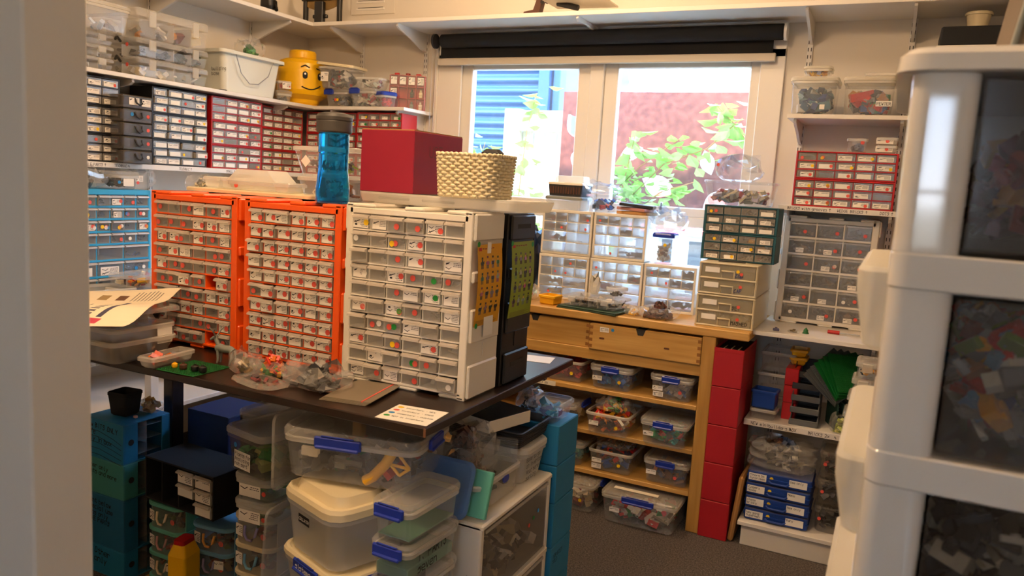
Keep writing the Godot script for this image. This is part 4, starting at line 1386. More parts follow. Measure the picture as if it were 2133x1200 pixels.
	bag("plastic_bag", "smoky clear bag on the light blue cabinet, left end", v3(-3.03, 1.327, -2.16), 90, v3(0.16, 0.085, 0.16), {"fill": DARKS, "count": 24})
	q = tub("clear_tub", "clear tub with white label on light blue cabinet", v3(-3.02, 1.327, -2.31), 90, 0.13, 0.16, 0.06, {"lid": M.tub_lid, "fill": ["dark parts in the labelled tub on blue cabinet", 0, 0.8, 30, 0.016, DARKS]})
	card(q, v3(0, 0.03, 0.081), 0.05, 0.032, 0, true)
	dot(q, v3(-0.045, 0.03, 0.081), "blue", 0.007)
	dot(q, v3(0.045, 0.03, 0.081), "red", 0.007)
	q = bag("zip_bag", "clear zip bag with label on the light blue cabinet", v3(-3.08, 1.327, -2.46), 90, v3(0.17, 0.085, 0.1), {"crumple": 0.25})
	card(q, v3(-0.03, 0.045, 0.056), 0.04, 0.026)
	small_case("flat clear case on the side desk before blue cabinet", v3(-2.83, 0.93, -2.33), 100, 0.3, 0.17, 0.055, 5, {"fill": ["warm coloured bits in the flat desk case", 0.6, 60, 0.016, WARM]})
	tub("low_tray", "shallow frosted tray under the flat desk case", v3(-2.83, 0.88, -2.33), 100, 0.33, 0.2, 0.048, {"body": M.frost, "taper": 0.96})
	tub("low_tray", "shallow clear tray at the jamb end of desk", v3(-2.84, 0.88, -2.08), 80, 0.26, 0.18, 0.06, {"body": M.frost})
	# on the desk's lower shelf
	for i in 4:
		solo("folder", ["dark red folder standing under the side desk", "blue folder standing under the side desk", "pale folder standing under the side desk", "white folder standing under the side desk"][i], "folder", Sh.new().cbox(v3(-0.12, 0, -0.012), v3(0.12, 0.19, 0.012), 0.002), [M.red_card, M.navy, M.cream, M.white][i], v3(-2.87, 0.42, -1.86 - i * 0.032), 0, "folders under the side desk")
	tub("clear_tub", "clear tub with grey contents under the side desk", v3(-2.9, 0.42, -2.9), 90, 0.34, 0.28, 0.14, {"lid": M.frost, "fill": ["grey bits in the tub under side desk", 0, 0.7, 40, 0.03, DARKS + PALES]})
	tub("clear_tub", "small frosted tub beside the grey tub under desk", v3(-2.9, 0.42, -3.28), 90, 0.28, 0.24, 0.12, {"lid": M.frost, "body": M.frost})
	small_case("grey bundle case on the desk shelf near the jamb", v3(-2.85, 0.64, -1.95), 90, 0.26, 0.2, 0.05, 4, {"fill": ["grey bits in the case near the jamb", 0.6, 40, 0.016, DARKS]})


func toy_animal() -> void:
	# small grey toy deer on the table: one smooth body with legs, neck, head and antlers
	var t := thing("toy_deer", "small grey toy deer beside the green baseplate", "toy animal", v3(-1.645, 0.9, -1.6), 0)
	var s := Sh.new()
	s.tube([v3(-0.028, 0.04, 0), v3(-0.018, 0.044, 0), v3(0.0, 0.042, 0), v3(0.02, 0.043, 0), v3(0.03, 0.038, 0)], 0.0125, 8, 0.8)
	for q in [[-0.022, 0.006], [-0.022, -0.006], [0.025, 0.006], [0.025, -0.006]]:
		var back: float = 0.005 if q[0] > 0 else 0.0
		s.tube([v3(q[0], 0.04, q[1]), v3(q[0] + back, 0.022, q[1]), v3(q[0] - back * 0.3, 0.008, q[1]), v3(q[0] - 0.003, 0.0, q[1])], 0.0052, 6, 0.5)
	s.tube([v3(-0.024, 0.046, 0), v3(-0.034, 0.062, 0), v3(-0.038, 0.07, 0)], 0.007, 7, 0.75)
	s.tube([v3(-0.034, 0.072, 0), v3(-0.046, 0.068, 0), v3(-0.056, 0.062, 0)], 0.0062, 7, 0.55)
	s.tube([v3(0.03, 0.042, 0), v3(0.036, 0.036, 0)], 0.003, 5, 0.6)
	part(t, "body", s, M.grey)
	for e in [-1.0, 1.0]:
		part(t, "antler", Sh.new().tube([v3(-0.036, 0.076, 0.003 * e), v3(-0.032, 0.09, 0.014 * e), v3(-0.04, 0.102, 0.02 * e)], 0.0025, 5, 0.5).tube([v3(-0.033, 0.088, 0.012 * e), v3(-0.024, 0.098, 0.016 * e)], 0.002, 5, 0.5), M.grey)
		part(t, "ear", Sh.new().tube([v3(-0.034, 0.074, 0.004 * e), v3(-0.03, 0.078, 0.012 * e)], 0.0025, 5, 0.3), M.grey)


func weave_basket() -> void:
	# rows of woven strands: each strand steps in and out between upright stakes
	var t := thing("wicker_basket", "cream woven basket with scalloped rim on the flat tray", "basket", v3(-0.985, 1.406, -1.8), 0)
	var n := 44
	var rows := 13
	for r in rows:
		var y := 0.006 + r * 0.0078
		var k := 0.93 + 0.07 * r / rows
		var pts := []
		for i in n * 2 + 1:
			var a := TAU * i / (n * 2)
			var p := rounded(0.085 * k, 0.07 * k, 0.03, a)
			var off := 0.0028 * (1.0 if (i / 2 + r) % 2 == 0 else -1.0)
			pts.append(v3(p.x * (1 + off / 0.08), y + 0.0006 * sin(i), p.y * (1 + off / 0.07)))
		part(t, "woven_strand", Sh.new().tube(pts, 0.0046, 5), M.cream)
	var st := Sh.new()
	for i in n:
		var a := TAU * (i + 0.5) / n
		var p := rounded(0.079, 0.065, 0.03, a)
		var q := rounded(0.086, 0.071, 0.03, a)
		st.tube([v3(p.x, 0.002, p.y), v3(q.x, 0.108, q.y)], 0.003, 4)
	part(t, "stake", st, M.cream)
	var rim := []
	for i in n * 4 + 1:
		var a := TAU * i / (n * 4)
		var p := rounded(0.088, 0.073, 0.03, a)
		rim.append(v3(p.x, 0.107 + 0.0035 * absf(sin(a * n / 2)), p.y))
	part(t, "rim", Sh.new().tube(rim, 0.004, 5), M.cream)
	part(t, "base", Sh.new().loft([[0, 0.075, 0.06, 0.03], [0.004, 0.078, 0.063, 0.03]], 3), M.cream)
	var m := thing("computer_mouse", "black rounded gadget peeping over the basket rim", "gadget", v3(-0.95, 1.412, -1.82), 20)
	part(m, "body", Sh.new().loft([[0, 0.03, 0.02, 0.018], [0.08, 0.032, 0.024, 0.02], [0.112, 0.03, 0.022, 0.02], [0.122, 0.018, 0.012, 0.012]], 3), M.black)


func rounded(hx: float, hz: float, r: float, a: float) -> Vector2:
	# point of a rounded oblong
	# angle taken as a share of the outline's length, from the middle of the +x side towards +z
	var ex := hx - r
	var ez := hz - r
	var arc := r * PI / 2
	var d := fposmod(a / TAU, 1.0) * (4 * (ex + ez) + 4 * arc)
	var corners := [[Vector2(hx, 0), Vector2(0, 1), ez], [Vector2(ex, ez), 0.0, arc], [Vector2(ex, hz), Vector2(-1, 0), 2 * ex], [Vector2(-ex, ez), 1.0, arc], [Vector2(-hx, ez), Vector2(0, -1), 2 * ez], [Vector2(-ex, -ez), 2.0, arc], [Vector2(-ex, -hz), Vector2(1, 0), 2 * ex], [Vector2(ex, -ez), 3.0, arc], [Vector2(hx, -ez), Vector2(0, 1), ez]]
	for c in corners:
		if d <= c[2]:
			if c[1] is float:
				var b: float = (c[1] + d / arc) * PI / 2
				return c[0] + Vector2(cos(b), sin(b)) * r
			return c[0] + c[1] * d
		d -= c[2]
	return Vector2(hx, 0)


func build_on_table() -> void:
	var craft := {"craft": true, "side": 0.022, "top": 0.026, "base": 0.018, "gap": 0.0038, "lip": 0.009, "drawer": M.drawer, "dot_r": 0.0078, "pull": 0.004, "far": 0.1}
	var o1 := craft.duplicate()
	o1.merge({"frame": M.orange, "cards": 0.42, "card_w": 0.8, "card_h": 0.7, "dots": {"red": 0.72}, "fill": ["dark small parts in the left orange cabinet drawers", 0.75, DARKS + ["8a8478", "b88a5a"]], "skip": [35, 59]}, true)
	cabinet("drawer_cabinet", "orange cabinet of sixty drawers nearest the door jamb", v3(-1.875, 0.9, -1.69), 0, 0.352, 0.465, 0.165, [[6, 1], [6, 1], [6, 1], [6, 1], [6, 1], [6, 1], [6, 1], [6, 1], [6, 1], [6, 1]], o1)
	var o2 := craft.duplicate()
	o2.merge({"frame": M.orange, "cards": 0.98, "card_w": 0.86, "card_h": 0.76, "dots": {"red": 0.85}, "fill": ["dark small parts in the labelled orange cabinet", 0.5, DARKS]}, true)
	cabinet("drawer_cabinet", "orange cabinet with white cards on every drawer, beside white one", v3(-1.4975, 0.9, -1.69), 0, 0.345, 0.465, 0.165, [[6, 1], [6, 1], [6, 1], [6, 1], [6, 1], [6, 1], [6, 1], [6, 1], [6, 1], [6, 1]], o2)
	var o3 := craft.duplicate()
	o3.merge({"frame": M.white, "drawer": M.drawer_pale, "cards": 0.34, "card_w": 0.88, "card_h": 0.72, "dots": {"red": 0.4, "green": 0.09, "white": 0.08, "yellow": 0.03}, "lipm": M.drawer_lip, "fill": ["dark and pale bits in the white cabinet drawers", 0.45, DARKS + PALES]}, true)
	var wc := cabinet("drawer_cabinet", "white cabinet of sixty drawers at the table's right end", v3(-1.111, 0.9, -1.68), 0, 0.38, 0.475, 0.17, [[6, 1], [6, 1], [6, 1], [6, 1], [6, 1], [6, 1], [6, 1], [6, 1], [6, 1], [6, 1]], o3)
	var names := ["nearest the jamb", "behind the labelled orange one", "with the green poster on its side"]
	for i in 3:
		var b := cabinet("drawer_cabinet", "black cabinet standing back to back, " + names[i], v3([-1.875, -1.4975, -1.105][i], 0.9, -2.03), 180, [0.352, 0.345, 0.38][i], [0.462, 0.462, 0.47][i], 0.165, [[6, 1], [6, 1], [3, 1.5], [3, 1.5]], {"frame": M.black, "drawer": M.drawer, "craft": true, "side": 0.022, "top": 0.026, "base": 0.022, "gap": 0.005, "lip": 0.012, "group": "black back to back cabinets"})
		if i == 2:
			for y in [0.05, 0.43]:
				part(b, "grip_slot", Sh.new().box(v3(-0.1985, y, -0.12), v3(-0.197, y + 0.012, -0.04)), M.slot)
	for i in 2:
		var s := Sh.new()
		var z0: float = [-1.69, -1.868][i]
		var z1: float = [-1.822, -2.01][i]
		var x: float = [-0.9115, -0.9055][i]
		var n := 6
		for k in n:
			# paper hung from its top edge, slightly bowed
			var y0 := 1.295 - 0.205 * k / n
			var y1 := 1.295 - 0.205 * (k + 1) / n
			var d0 := 0.002 + 0.006 * sin(k / float(n) * PI)
			var d1 := 0.002 + 0.006 * sin((k + 1) / float(n) * PI)
			for back in [0.0, -0.0005]:
				s.quad(v3(x + d1 + back, y1, z0), v3(x + d1 + back, y1, z1), v3(x + d0 + back, y0, z1), v3(x + d0 + back, y0, z0))
				for q in 6:
					var idx := s.u.size() - 6 + q
					var p := s.v[idx]
					s.u[idx] = Vector2((p.z - z0) / (z1 - z0), (1.295 - p.y) / 0.205)
		var ps := thing("poster", ["orange leaflet of small figures taped to the white cabinet", "green leaflet of small figures taped to the black cabinet"][i], "leaflet", v3(0, 0, 0), 0, "taped leaflets")
		part(ps, "sheet", s, M["poster%d" % i])
		if i == 0:
			part(ps, "tape", Sh.new().box(v3(x + 0.0035, 1.255, -1.76), v3(x + 0.004, 1.3, -1.74)), M.white_paper)
			part(ps, "tape", Sh.new().box(v3(x + 0.0035, 1.06, -1.79), v3(x + 0.004, 1.11, -1.74)), M.white_paper)
			dot(ps, v3(x + 0.0035, 1.297, -1.694), "green", 0.007, 90)
			dot(ps, v3(x + 0.0035, 1.092, -1.7), "green", 0.007, 90)
		else:
			dot(ps, v3(x + 0.0035, 1.292, -1.87), "green", 0.007, 90)
			dot(ps, v3(x + 0.0035, 1.285, -2.0), "green", 0.007, 90)
	# things on top of the cabinets
	var t := thing("water_bottle", "blue translucent water bottle with grey lid", "bottle", v3(-1.418, 1.366, -1.765))
	part(t, "bottle_body", Sh.new().lathe([[0, 0.042], [0.004, 0.047], [0.04, 0.047], [0.09, 0.041], [0.13, 0.041], [0.135, 0.0405], [0.138, 0.042], [0.19, 0.042], [0.195, 0.038], [0.205, 0.036]], 6), M.bottle)
	part(t, "screw_lid", Sh.new().lathe([[0.192, 0.046], [0.196, 0.049], [0.222, 0.049], [0.226, 0.048], [0.226, 0.05], [0.235, 0.05], [0.243, 0.045], [0.247, 0.03], [0.248, 0.015]], 6), M.lid_grey)
	t = thing("flat_tray", "flat frosted tray lid lying on the white cabinet", "tray", v3(-1.09, 1.376, -1.89), -1)
	part(t, "tray", Sh.new().loft([[0.0, 0.235, 0.12, 0.02], [0.004, 0.238, 0.123, 0.02], [0.024, 0.243, 0.128, 0.02], [0.029, 0.243, 0.128, 0.02], [0.029, 0.225, 0.11, 0.02], [0.026, 0.222, 0.107, 0.02]], 3), M.milky)
	for x in [-0.12, 0.02]:
		part(t, "rib", Sh.new().cbox(v3(x - 0.05, 0.012, 0.124), v3(x + 0.05, 0.018, 0.13), 0.002), M.smoke)
	t = thing("crimson_box", "crimson card box with faint marker writing", "box", v3(-1.245, 1.406, -1.9))
	part(t, "carton", Sh.new().cbox(v3(-0.086, 0, -0.128), v3(0.086, 0.166, 0.128), 0.002), M.crimson)
	part(t, "lid_edge", Sh.new().box(v3(-0.0845, 0.166, -0.1265), v3(0.0845, 0.1685, 0.1265)), M.kraft)
	write(t, "marker_writing", "USE", v3(0.0866, 0.1, 0.05), 90, 0.03, M.brown, 0, 0, 0.06)
	weave_basket()
	tub("lid_tray", "long cream tray lying across the orange cabinets", v3(-1.83, 1.366, -1.915), 2, 0.5, 0.14, 0.012, {"body": M.cream, "taper": 0.97, "r": 0.012})
	for i in 2:
		tub("loose_drawer", ["loose frosted drawer on cream tray, jamb side", "loose frosted drawer on cream tray, middle"][i], v3([-2.0, -1.925][i], 1.379, -1.92), 3, 0.07, 0.1, 0.036, {"body": M.milky, "taper": 0.96, "r": 0.004, "cat": "drawer", "group": "loose drawers"})
	t = tub("scoop_tray", "frosted scoop tray with slanted sides on cream tray", v3(-1.825, 1.379, -1.92), 2, 0.2, 0.1, 0.028, {"body": M.milky, "taper": 0.97, "r": 0.006, "cat": "tray"})
	var sc := Sh.new()
	sc.loft([[0.028, 0.1, 0.05, 0.004], [0.065, 0.062, 0.046, 0.004]], 2, false, false)
	part(t, "hopper", sc, M.milky)
	dot(t, v3(-0.06, 0.014, 0.0495), "red", 0.008)
	tub("loose_drawer", "loose frosted drawer with tiny bits at tray end", v3(-1.69, 1.379, -1.9), 3, 0.06, 0.1, 0.03, {"body": M.milky, "taper": 0.96, "r": 0.004, "cat": "drawer", "group": "loose drawers"})
	bag("plastic_bag", "bag of grey bits at the jamb end of tray", v3(-2.09, 1.366, -1.92), 0, v3(0.09, 0.045, 0.1), {"fill": DARKS + PALES, "count": 24, "piece": 0.01})
	tub("clear_bin", "lower clear bin with bagged bits behind blue bottle", v3(-1.56, 1.366, -1.95), 0, 0.21, 0.13, 0.068, {"body": M.clear_lid, "taper": 0.84, "fill": ["brown and pale bits in lower bin behind bottle", 0, 0.6, 40, 0.014, PALES + BROWNS]})
	var q := tub("clear_bin", "upper clear bin with diamond label behind blue bottle", v3(-1.565, 1.435, -1.95), 0, 0.24, 0.13, 0.09, {"body": M.clear_lid, "taper": 0.8, "fill": ["grey and lime bits in upper bin behind bottle", 0, 0.6, 34, 0.014, DARKS + ["9ab83a", "c8c0b0"]]})
	var dc := card(q, v3(-0.058, 0.045, 0.061), 0.026, 0.026, 0, true)
	dc.rotation.z = PI / 4
	# things on the table top
	tub("open_tub", "lower open frosted tub at the table's front edge", v3(-1.94, 0.9, -1.49), 0, 0.235, 0.22, 0.064, {"body": M.frost, "taper": 0.85, "fill": ["dark bits in the lower open table tub", 0, 0.5, 40, 0.016, DARKS + BROWNS]})
	q = tub("open_tub", "upper open frosted tub nested on the lower one", v3(-1.945, 0.938, -1.495), 0, 0.23, 0.215, 0.06, {"body": M.frost, "taper": 0.86})
	card(q, v3(0.1135, 0.028, -0.06), 0.05, 0.05, 90, true)
	small_case("clear divided case under the printed paper sheet", v3(-1.95, 0.999, -1.5), 0, 0.25, 0.21, 0.046, 5, {"body": M.smoke, "fill": ["dark and red bits in the divided table case", 0.6, 40, 0.014, DARKS + REDS]})
	var s := Sh.new()
	var nx := 8
	var nz := 12
	var high := func(x: float, z: float) -> float: return 0.006 * sin(z * 24 + x * 6) + 0.022 * pow(clampf((x - z * 0.75 + 0.02) / 0.31, 0, 1), 2.0) - 0.012 * clampf(z * 4, 0, 1)
	for i in nx:
		for j in nz:
			for k in [0, 1]:
				var dn: float = -0.0006 * k
				var q4 := []
				for e in [[0, 1], [1, 1], [1, 0], [0, 0]]:
					var x: float = -0.15 + 0.3 * (i + e[0]) / nx
					var z: float = -0.21 + 0.42 * (j + e[1]) / nz
					q4.append(v3(x, high.call(x, z) + dn, z))
				s.quad(q4[0], q4[1], q4[2], q4[3])
				for m in 6:
					var p := s.v[s.u.size() - 6 + m]
					s.u[s.u.size() - 6 + m] = Vector2((0.21 - p.z) / 0.42, (p.x + 0.15) / 0.3)
	solo("instruction_sheet", "large curling printed paper sheet on the table tubs", "paper", s, M.print_sheet, v3(-1.93, 1.052, -1.42), 30)
	t = thing("baseplate", "small green studded baseplate lying on the dark table", "baseplate", v3(-1.666, 0.9, -1.508), 2)
	part(t, "plate", Sh.new().cbox(v3(-0.066, 0, -0.066), v3(0.066, 0.0025, 0.066), 0.0008), M.leaf_green)
	var studs := Sh.new()
	for i in 16:
		for k in 16:
			studs.t = Transform3D(Basis.IDENTITY, v3(-0.06 + i * 0.008, 0.0025, -0.06 + k * 0.008))
			studs.lathe([[0, 0.0025], [0.0017, 0.0025]], 2, false, true)
	part(t, "studs", studs, M.leaf_green).set_meta("kind", "stuff")
	for k in [[-1.70, -1.475, "orange toy bit on the green baseplate", M.bright_yellow, 0.008], [-1.668, -1.475, "brown toy hair piece on the green baseplate", M.brown, 0.01], [-1.63, -1.48, "black toy piece on baseplate, nearer the brown one", M.black, 0.0105], [-1.606, -1.484, "black toy piece at the baseplate's right corner", M.black, 0.0105]]:
		var r: float = k[4]
		solo("toy_piece", k[2], "toy piece", Sh.new().lathe([[0, r * 0.8], [r * 0.5, r], [r * 1.3, r], [r * 1.6, r * 0.6], [r * 1.6, r * 0.35], [r * 1.9, r * 0.35]], 4), k[3], v3(k[0], 0.9042, k[1]), 0, "pieces on the green baseplate")
	toy_animal()
	tub("loose_drawer", "loose clear drawer of coloured bits beside the baseplate", v3(-1.765, 0.9, -1.505), 6, 0.062, 0.16, 0.032, {"body": M.frost, "taper": 0.94, "r": 0.005, "cat": "drawer", "group": "loose drawers", "fill": ["red and blue bits in the loose table drawer", 0, 0.6, 24, 0.011, ["d86a1c", "c01818", "4a4a8c", "8a8a90", "e87a6a"]]})
	bag("zip_bag", "small clear bag of tan bits beside the orange cabinet", v3(-1.53, 0.9, -1.56), 20, v3(0.08, 0.06, 0.08), {"fill": ["8a6a3a", "b0986a", "6a5a2a"], "count": 18, "piece": 0.01, "full": 0.4})
	bag("plastic_bag", "bag of red orange and green bits before orange cabinet", v3(-1.455, 0.9, -1.585), 8, v3(0.13, 0.04, 0.07), {"fill": ["c8321c", "e0701c", "3a8a2a", "d8402c", "e8a020"], "count": 60, "piece": 0.012, "full": 0.85})
	bag("zip_bag", "flat empty zip bag lying at the table edge", v3(-1.42, 0.9, -1.50), -14, v3(0.18, 0.014, 0.1), {"crumple": 0.2, "fill": ["7a3a3a", "5a4a4a"], "count": 10, "piece": 0.008, "full": 0.5})
	bag("plastic_bag", "crinkled clear bag of black parts before white cabinet", v3(-1.285, 0.9, -1.565), -10, v3(0.2, 0.055, 0.13), {"fill": DARKS, "count": 80, "piece": 0.014, "full": 0.7, "crumple": 0.8})
	t = thing("zip_bag", "stack of flat zip bags with red seal line", "plastic bags", v3(-1.165, 0.9, -1.585), 10)
	for i in 4:
		part(t, "flat_bag", Sh.new().cbox(v3(-0.065 + i * 0.003, i * 0.0022, -0.095), v3(0.06 + i * 0.003, i * 0.0022 + 0.0018, 0.095 - i * 0.002), 0.0006), mat("bag_stack", "8c7f6c", 0.3, 0.85))
	part(t, "red_seal", Sh.new().box(v3(0.045, 0.0066, -0.09), v3(0.049, 0.0092, 0.09)), M.dot_red)
	t = thing("colour_key_card", "white card with coloured dots explaining the stickers", "card", v3(-0.963, 0.9, -1.512), 6)
	part(t, "card", Sh.new().box(v3(-0.066, 0, -0.06), v3(0.066, 0.0006, 0.06)), M.white_paper)
	for i in 4:
		var d := part(t, "colour_dot", cache["dot"], M[["dot_yellow", "dot_red", "dot_blue", "dot_green"][i]], v3(-0.05, 0.0007, -0.04 + i * 0.024))
		d.rotation.x = -PI / 2
		d.scale = v3(0.008, 0.006, 0.004)
		write(t, "card_writing", ["Inventory - NEW", "Inventory - USED", "Inventory - custom", "NOT in inventory"][i], v3(-0.036, 0.0009, -0.036 + i * 0.024), 0, 0.0068, M.ink, -90, 0, 0.15)
	solo("paper_sheet", "white paper sheet at the far corner of table", "paper", Sh.new().box(v3(-0.06, 0, -0.045), v3(0.06, 0.0008, 0.045)), M.white_paper, v3(-0.985, 0.9, -2.25), 12)


func build_on_bench() -> void:
	# five white cabinets of clear drawers standing before the window
	var names := ["white window cabinet, lower left of five", "white window cabinet, lower middle of five", "white window cabinet, lower right beside the ivory drawers", "white window cabinet, upper left under the grey boxes", "white window cabinet, upper right under the notebooks"]
	var spots := [v3(-1.435, 0.9, -3.56), v3(-1.165, 0.9, -3.56), v3(-0.905, 0.9, -3.56), v3(-1.435, 1.119, -3.57), v3(-1.165, 1.119, -3.57)]
	for i in 5:
		cabinet("drawer_cabinet", names[i], spots[i], 0, 0.263 if i != 2 else 0.245, 0.217, 0.14, [[4, 1], [4, 1], [2, 1.15], [2, 1.15]], {"frame": M.cream if false else M.white, "drawer": M.window_drawer, "tray": M.window_drawer, "back": false, "side": 0.011, "top": 0.014, "base": 0.012, "gap": 0.004, "pulls": true, "dots": {"red": 0.2}, "dot_r": 0.006, "group": "white window cabinets", "fill": [["grey bits in lower left window cabinet", "grey and red bits in lower middle window cabinet", "dark blue bits in lower right window cabinet", "red and black bits in upper left window cabinet", "dark bits in upper right window cabinet"][i], [0.3, 0.4, 0.5, 0.3, 0.5][i], [PALES + DARKS, DARKS + REDS + ["e8b010"], DARKS + BLUES, DARKS + REDS, DARKS + BROWNS][i], 26, 0.009]})
	var q: Node3D
	var t: Node3D
	tub("open_carton", "small open yellow box at the bench's front edge", v3(-1.41, 0.9, -3.37), -8, 0.09, 0.09, 0.045, {"body": M.bright_yellow, "taper": 0.97, "r": 0.004, "cat": "box"})
	small_case("clear divided case of grey parts on the bench", v3(-1.19, 0.915, -3.39), -6, 0.27, 0.18, 0.045, 6, {"fill": ["grey and brown parts in bench case", 0.7, 90, 0.014, DARKS + ["7a5a3a", "b0a898"]]})
	solo("green_folder", "dark green folder lying under the clear bench case", "folder", Sh.new().cbox(v3(-0.15, 0, -0.1), v3(0.15, 0.006, 0.1), 0.002).cbox(v3(-0.145, 0.007, -0.095), v3(0.155, 0.013, 0.1), 0.002), mat("folder_green", "2c4636", 0.5), v3(-1.19, 0.9, -3.38), -8)
	tub("clear_cup", "clear round cup of dark bits on the bench case", v3(-1.1, 0.962, -3.4), 0, 0.1, 0.1, 0.05, {"body": M.clear_lid, "r": 0.04, "taper": 0.85, "cat": "cup", "fill": ["dark bits in the clear cup on bench", 0, 0.6, 20, 0.01, DARKS]})
	bag("plastic_bag", "crumpled white and red wrapper on the bench case", v3(-1.215, 0.962, -3.42), 20, v3(0.05, 0.085, 0.04), {"film": M.milky, "crumple": 0.7})
	bag("plastic_bag", "bag of dark brown pieces on the bench edge", v3(-0.885, 0.9, -3.35), -10, v3(0.17, 0.055, 0.13), {"fill": ["4a2418", "5a3020", "34180e"], "count": 240, "piece": 0.014, "full": 0.9})
	bag("plastic_bag", "clear bag of yellow and white bits on bench", v3(-1.0, 0.9, -3.36), 15, v3(0.09, 0.04, 0.12), {"fill": ["e8b010", "ece6d8", "c8c0b0", "8a8478"], "count": 30, "piece": 0.01})
	bag("plastic_bag", "clear bag of pink and grey bits at bench left", v3(-1.56, 0.9, -3.4), 5, v3(0.14, 0.07, 0.16), {"fill": ["c88a78", "8a8a90", "d8d0c8", "a06a5a"], "count": 40, "piece": 0.014})
	bag("black_sack", "black sack standing behind the black cabinet on bench", v3(-1.66, 0.9, -3.62), 0, v3(0.17, 0.34, 0.2), {"film": mat("black_film", "1a1c24", 0.3), "crumple": 0.35})
	# on top of the white window cabinets
	t = thing("lidded_box", "pale grey lidded box, bottom of window stack", "box", v3(-1.47, 1.336, -3.66))
	part(t, "body", Sh.new().loft([[0, 0.088, 0.07, 0.012], [0.05, 0.094, 0.076, 0.012]], 3), M.frost)
	part(t, "lid", lid_shape(0.196, 0.16, 0.016, 0.014), M.grey, v3(0, 0.05, 0))
	t = thing("lidded_box", "dark ribbed box on the pale grey window box", "box", v3(-1.465, 1.403, -3.66))
	part(t, "body", Sh.new().loft([[0, 0.085, 0.068, 0.008], [0.055, 0.09, 0.072, 0.008]], 3), M.charcoal)
	var rb := Sh.new()
	for i in 12:
		rb.box(v3(-0.078 + i * 0.0135, 0.012, 0.069), v3(-0.07 + i * 0.0135, 0.045, 0.0735))
	part(t, "ribs", rb, M.brown)
	part(t, "lid", lid_shape(0.186, 0.15, 0.012, 0.01), M.white, v3(0, 0.055, 0))
	t = thing("lidded_box", "white lid box on top of the window stack", "box", v3(-1.455, 1.471, -3.66), 4)
	part(t, "body", Sh.new().loft([[0, 0.075, 0.06, 0.01], [0.03, 0.07, 0.055, 0.01], [0.032, 0.06, 0.045, 0.01]], 3), M.milky)
	tub("clear_tub", "clear tub of blue and red wheels on window cabinet", v3(-1.285, 1.337, -3.66), 4, 0.16, 0.14, 0.085, {"body": M.clear_blue, "fill": ["blue and red wheels in the window tub", 0, 0.8, 34, 0.02, ["2a6ac8", "b03a4a", "4a4a5a", "8ab0d8", "2a2a2c"]]})
	bag("plastic_bag", "crumpled clear bag on the wheel tub by window", v3(-1.29, 1.424, -3.66), 0, v3(0.17, 0.05, 0.13), {"film": M.clear_blue, "crumple": 0.8})
	for i in 3:
		var nb := solo("notebook", ["notebook with tan cover, bottom of window pile", "notebook with pink cover in window pile", "black notebook on top of window pile"][i], "notebook", Sh.new().cbox(v3(-0.08, 0, -0.06), v3(0.08, 0.014, 0.06), 0.002), [M.kraft, mat("pink_cover", "b07a70", 0.6), M.black][i], v3(-1.11, 1.337 + i * 0.0175, -3.65), [-12.0, -18.0, 8.0][i], "notebooks by the window")
		nb.rotation.z = -0.03 * i
	t = thing("clip_jar", "clear jar with blue clip lid on window cabinet", "jar", v3(-0.957, 1.118, -3.63), 0)
	part(t, "body", tub_shape(0.1, 0.1, 0.125, 0.015, 0.97), M.clear_blue)
	part(t, "lid", lid_shape(0.106, 0.106, 0.02, 0.018), M.clip_blue, v3(0, 0.124, 0))
	dot(t, v3(0.012, 0.09, 0.048), "yellow", 0.008)
	pieces("tan and white bits in the blue lidded jar", v3(-0.957, 1.118, -3.63), 0, v3(-0.038, 0.006, -0.038), v3(0.038, 0.1, 0.038), 50, 0.012, ["d8b890", "ece6d8", "c8a078", "8a6a5a"])
	bag("plastic_bag", "pale blue crumpled bag on the blue lidded jar", v3(-0.955, 1.265, -3.63), 0, v3(0.19, 0.1, 0.12), {"film": M.clear_blue, "crumple": 0.9})
	# ivory drawers, teal units, clear tub on top
	for i in 2:
		t = thing("ivory_drawers", ["ivory two drawer chest standing on the bench", "ivory two drawer chest, upper of the pair"][i], "drawer chest", v3(-0.602, 0.9 + i * 0.137, -3.53), 0, "ivory drawer chests")
		var s := Sh.new()
		var W := 0.242
		for x in [-W / 2, W / 2 - 0.009]:
			s.cbox(v3(x, 0, -0.2), v3(x + 0.009, 0.135, 0.2), 0.004)
		for y in [0.0, 0.064, 0.127]:
			s.cbox(v3(-W / 2, y, -0.2), v3(W / 2, y + 0.008, 0.2), 0.003)
		part(t, "frame", s, M.ivory)
		for k in 2:
			var d := drawer_part(t, W - 0.022, 0.054, 0.36, mat("ivory_drawer", "d8cba8", 0.25, 0.3), M.tray, v3(0, 0.009 + k * 0.063, 0.196))
			part(d, "handle", Sh.new().tube([v3(-0.025, 0.002, 0.002), v3(-0.025, 0.03, 0.008), v3(0.025, 0.03, 0.008), v3(0.025, 0.002, 0.002)], 0.004, 5), M.ivory)
			card(d, v3(-0.065, 0.032, 0.0015), 0.06, 0.022, 0, true)
			dot(d, v3(0.055, 0.032 - k * 0.01, 0.0015), "red", 0.007)
			if i == 1 and k == 1:
				dot(d, v3(0.04, 0.032, 0.0018), "yellow", 0.007)
			write(d, "marker_writing", [["MASHED", "SET"], ["CAF", "Zap"]][i][k], v3(0.03, 0.008, 0.0016), 0, 0.014, M.navy if i == 1 else M.ink)
	pieces("pale and pink bits inside the ivory drawers", v3(-0.602, 0.9, -3.53), 0, v3(-0.1, 0.012, -0.15), v3(0.1, 0.05, 0.17), 60, 0.016, PALES + ["c88a78"])
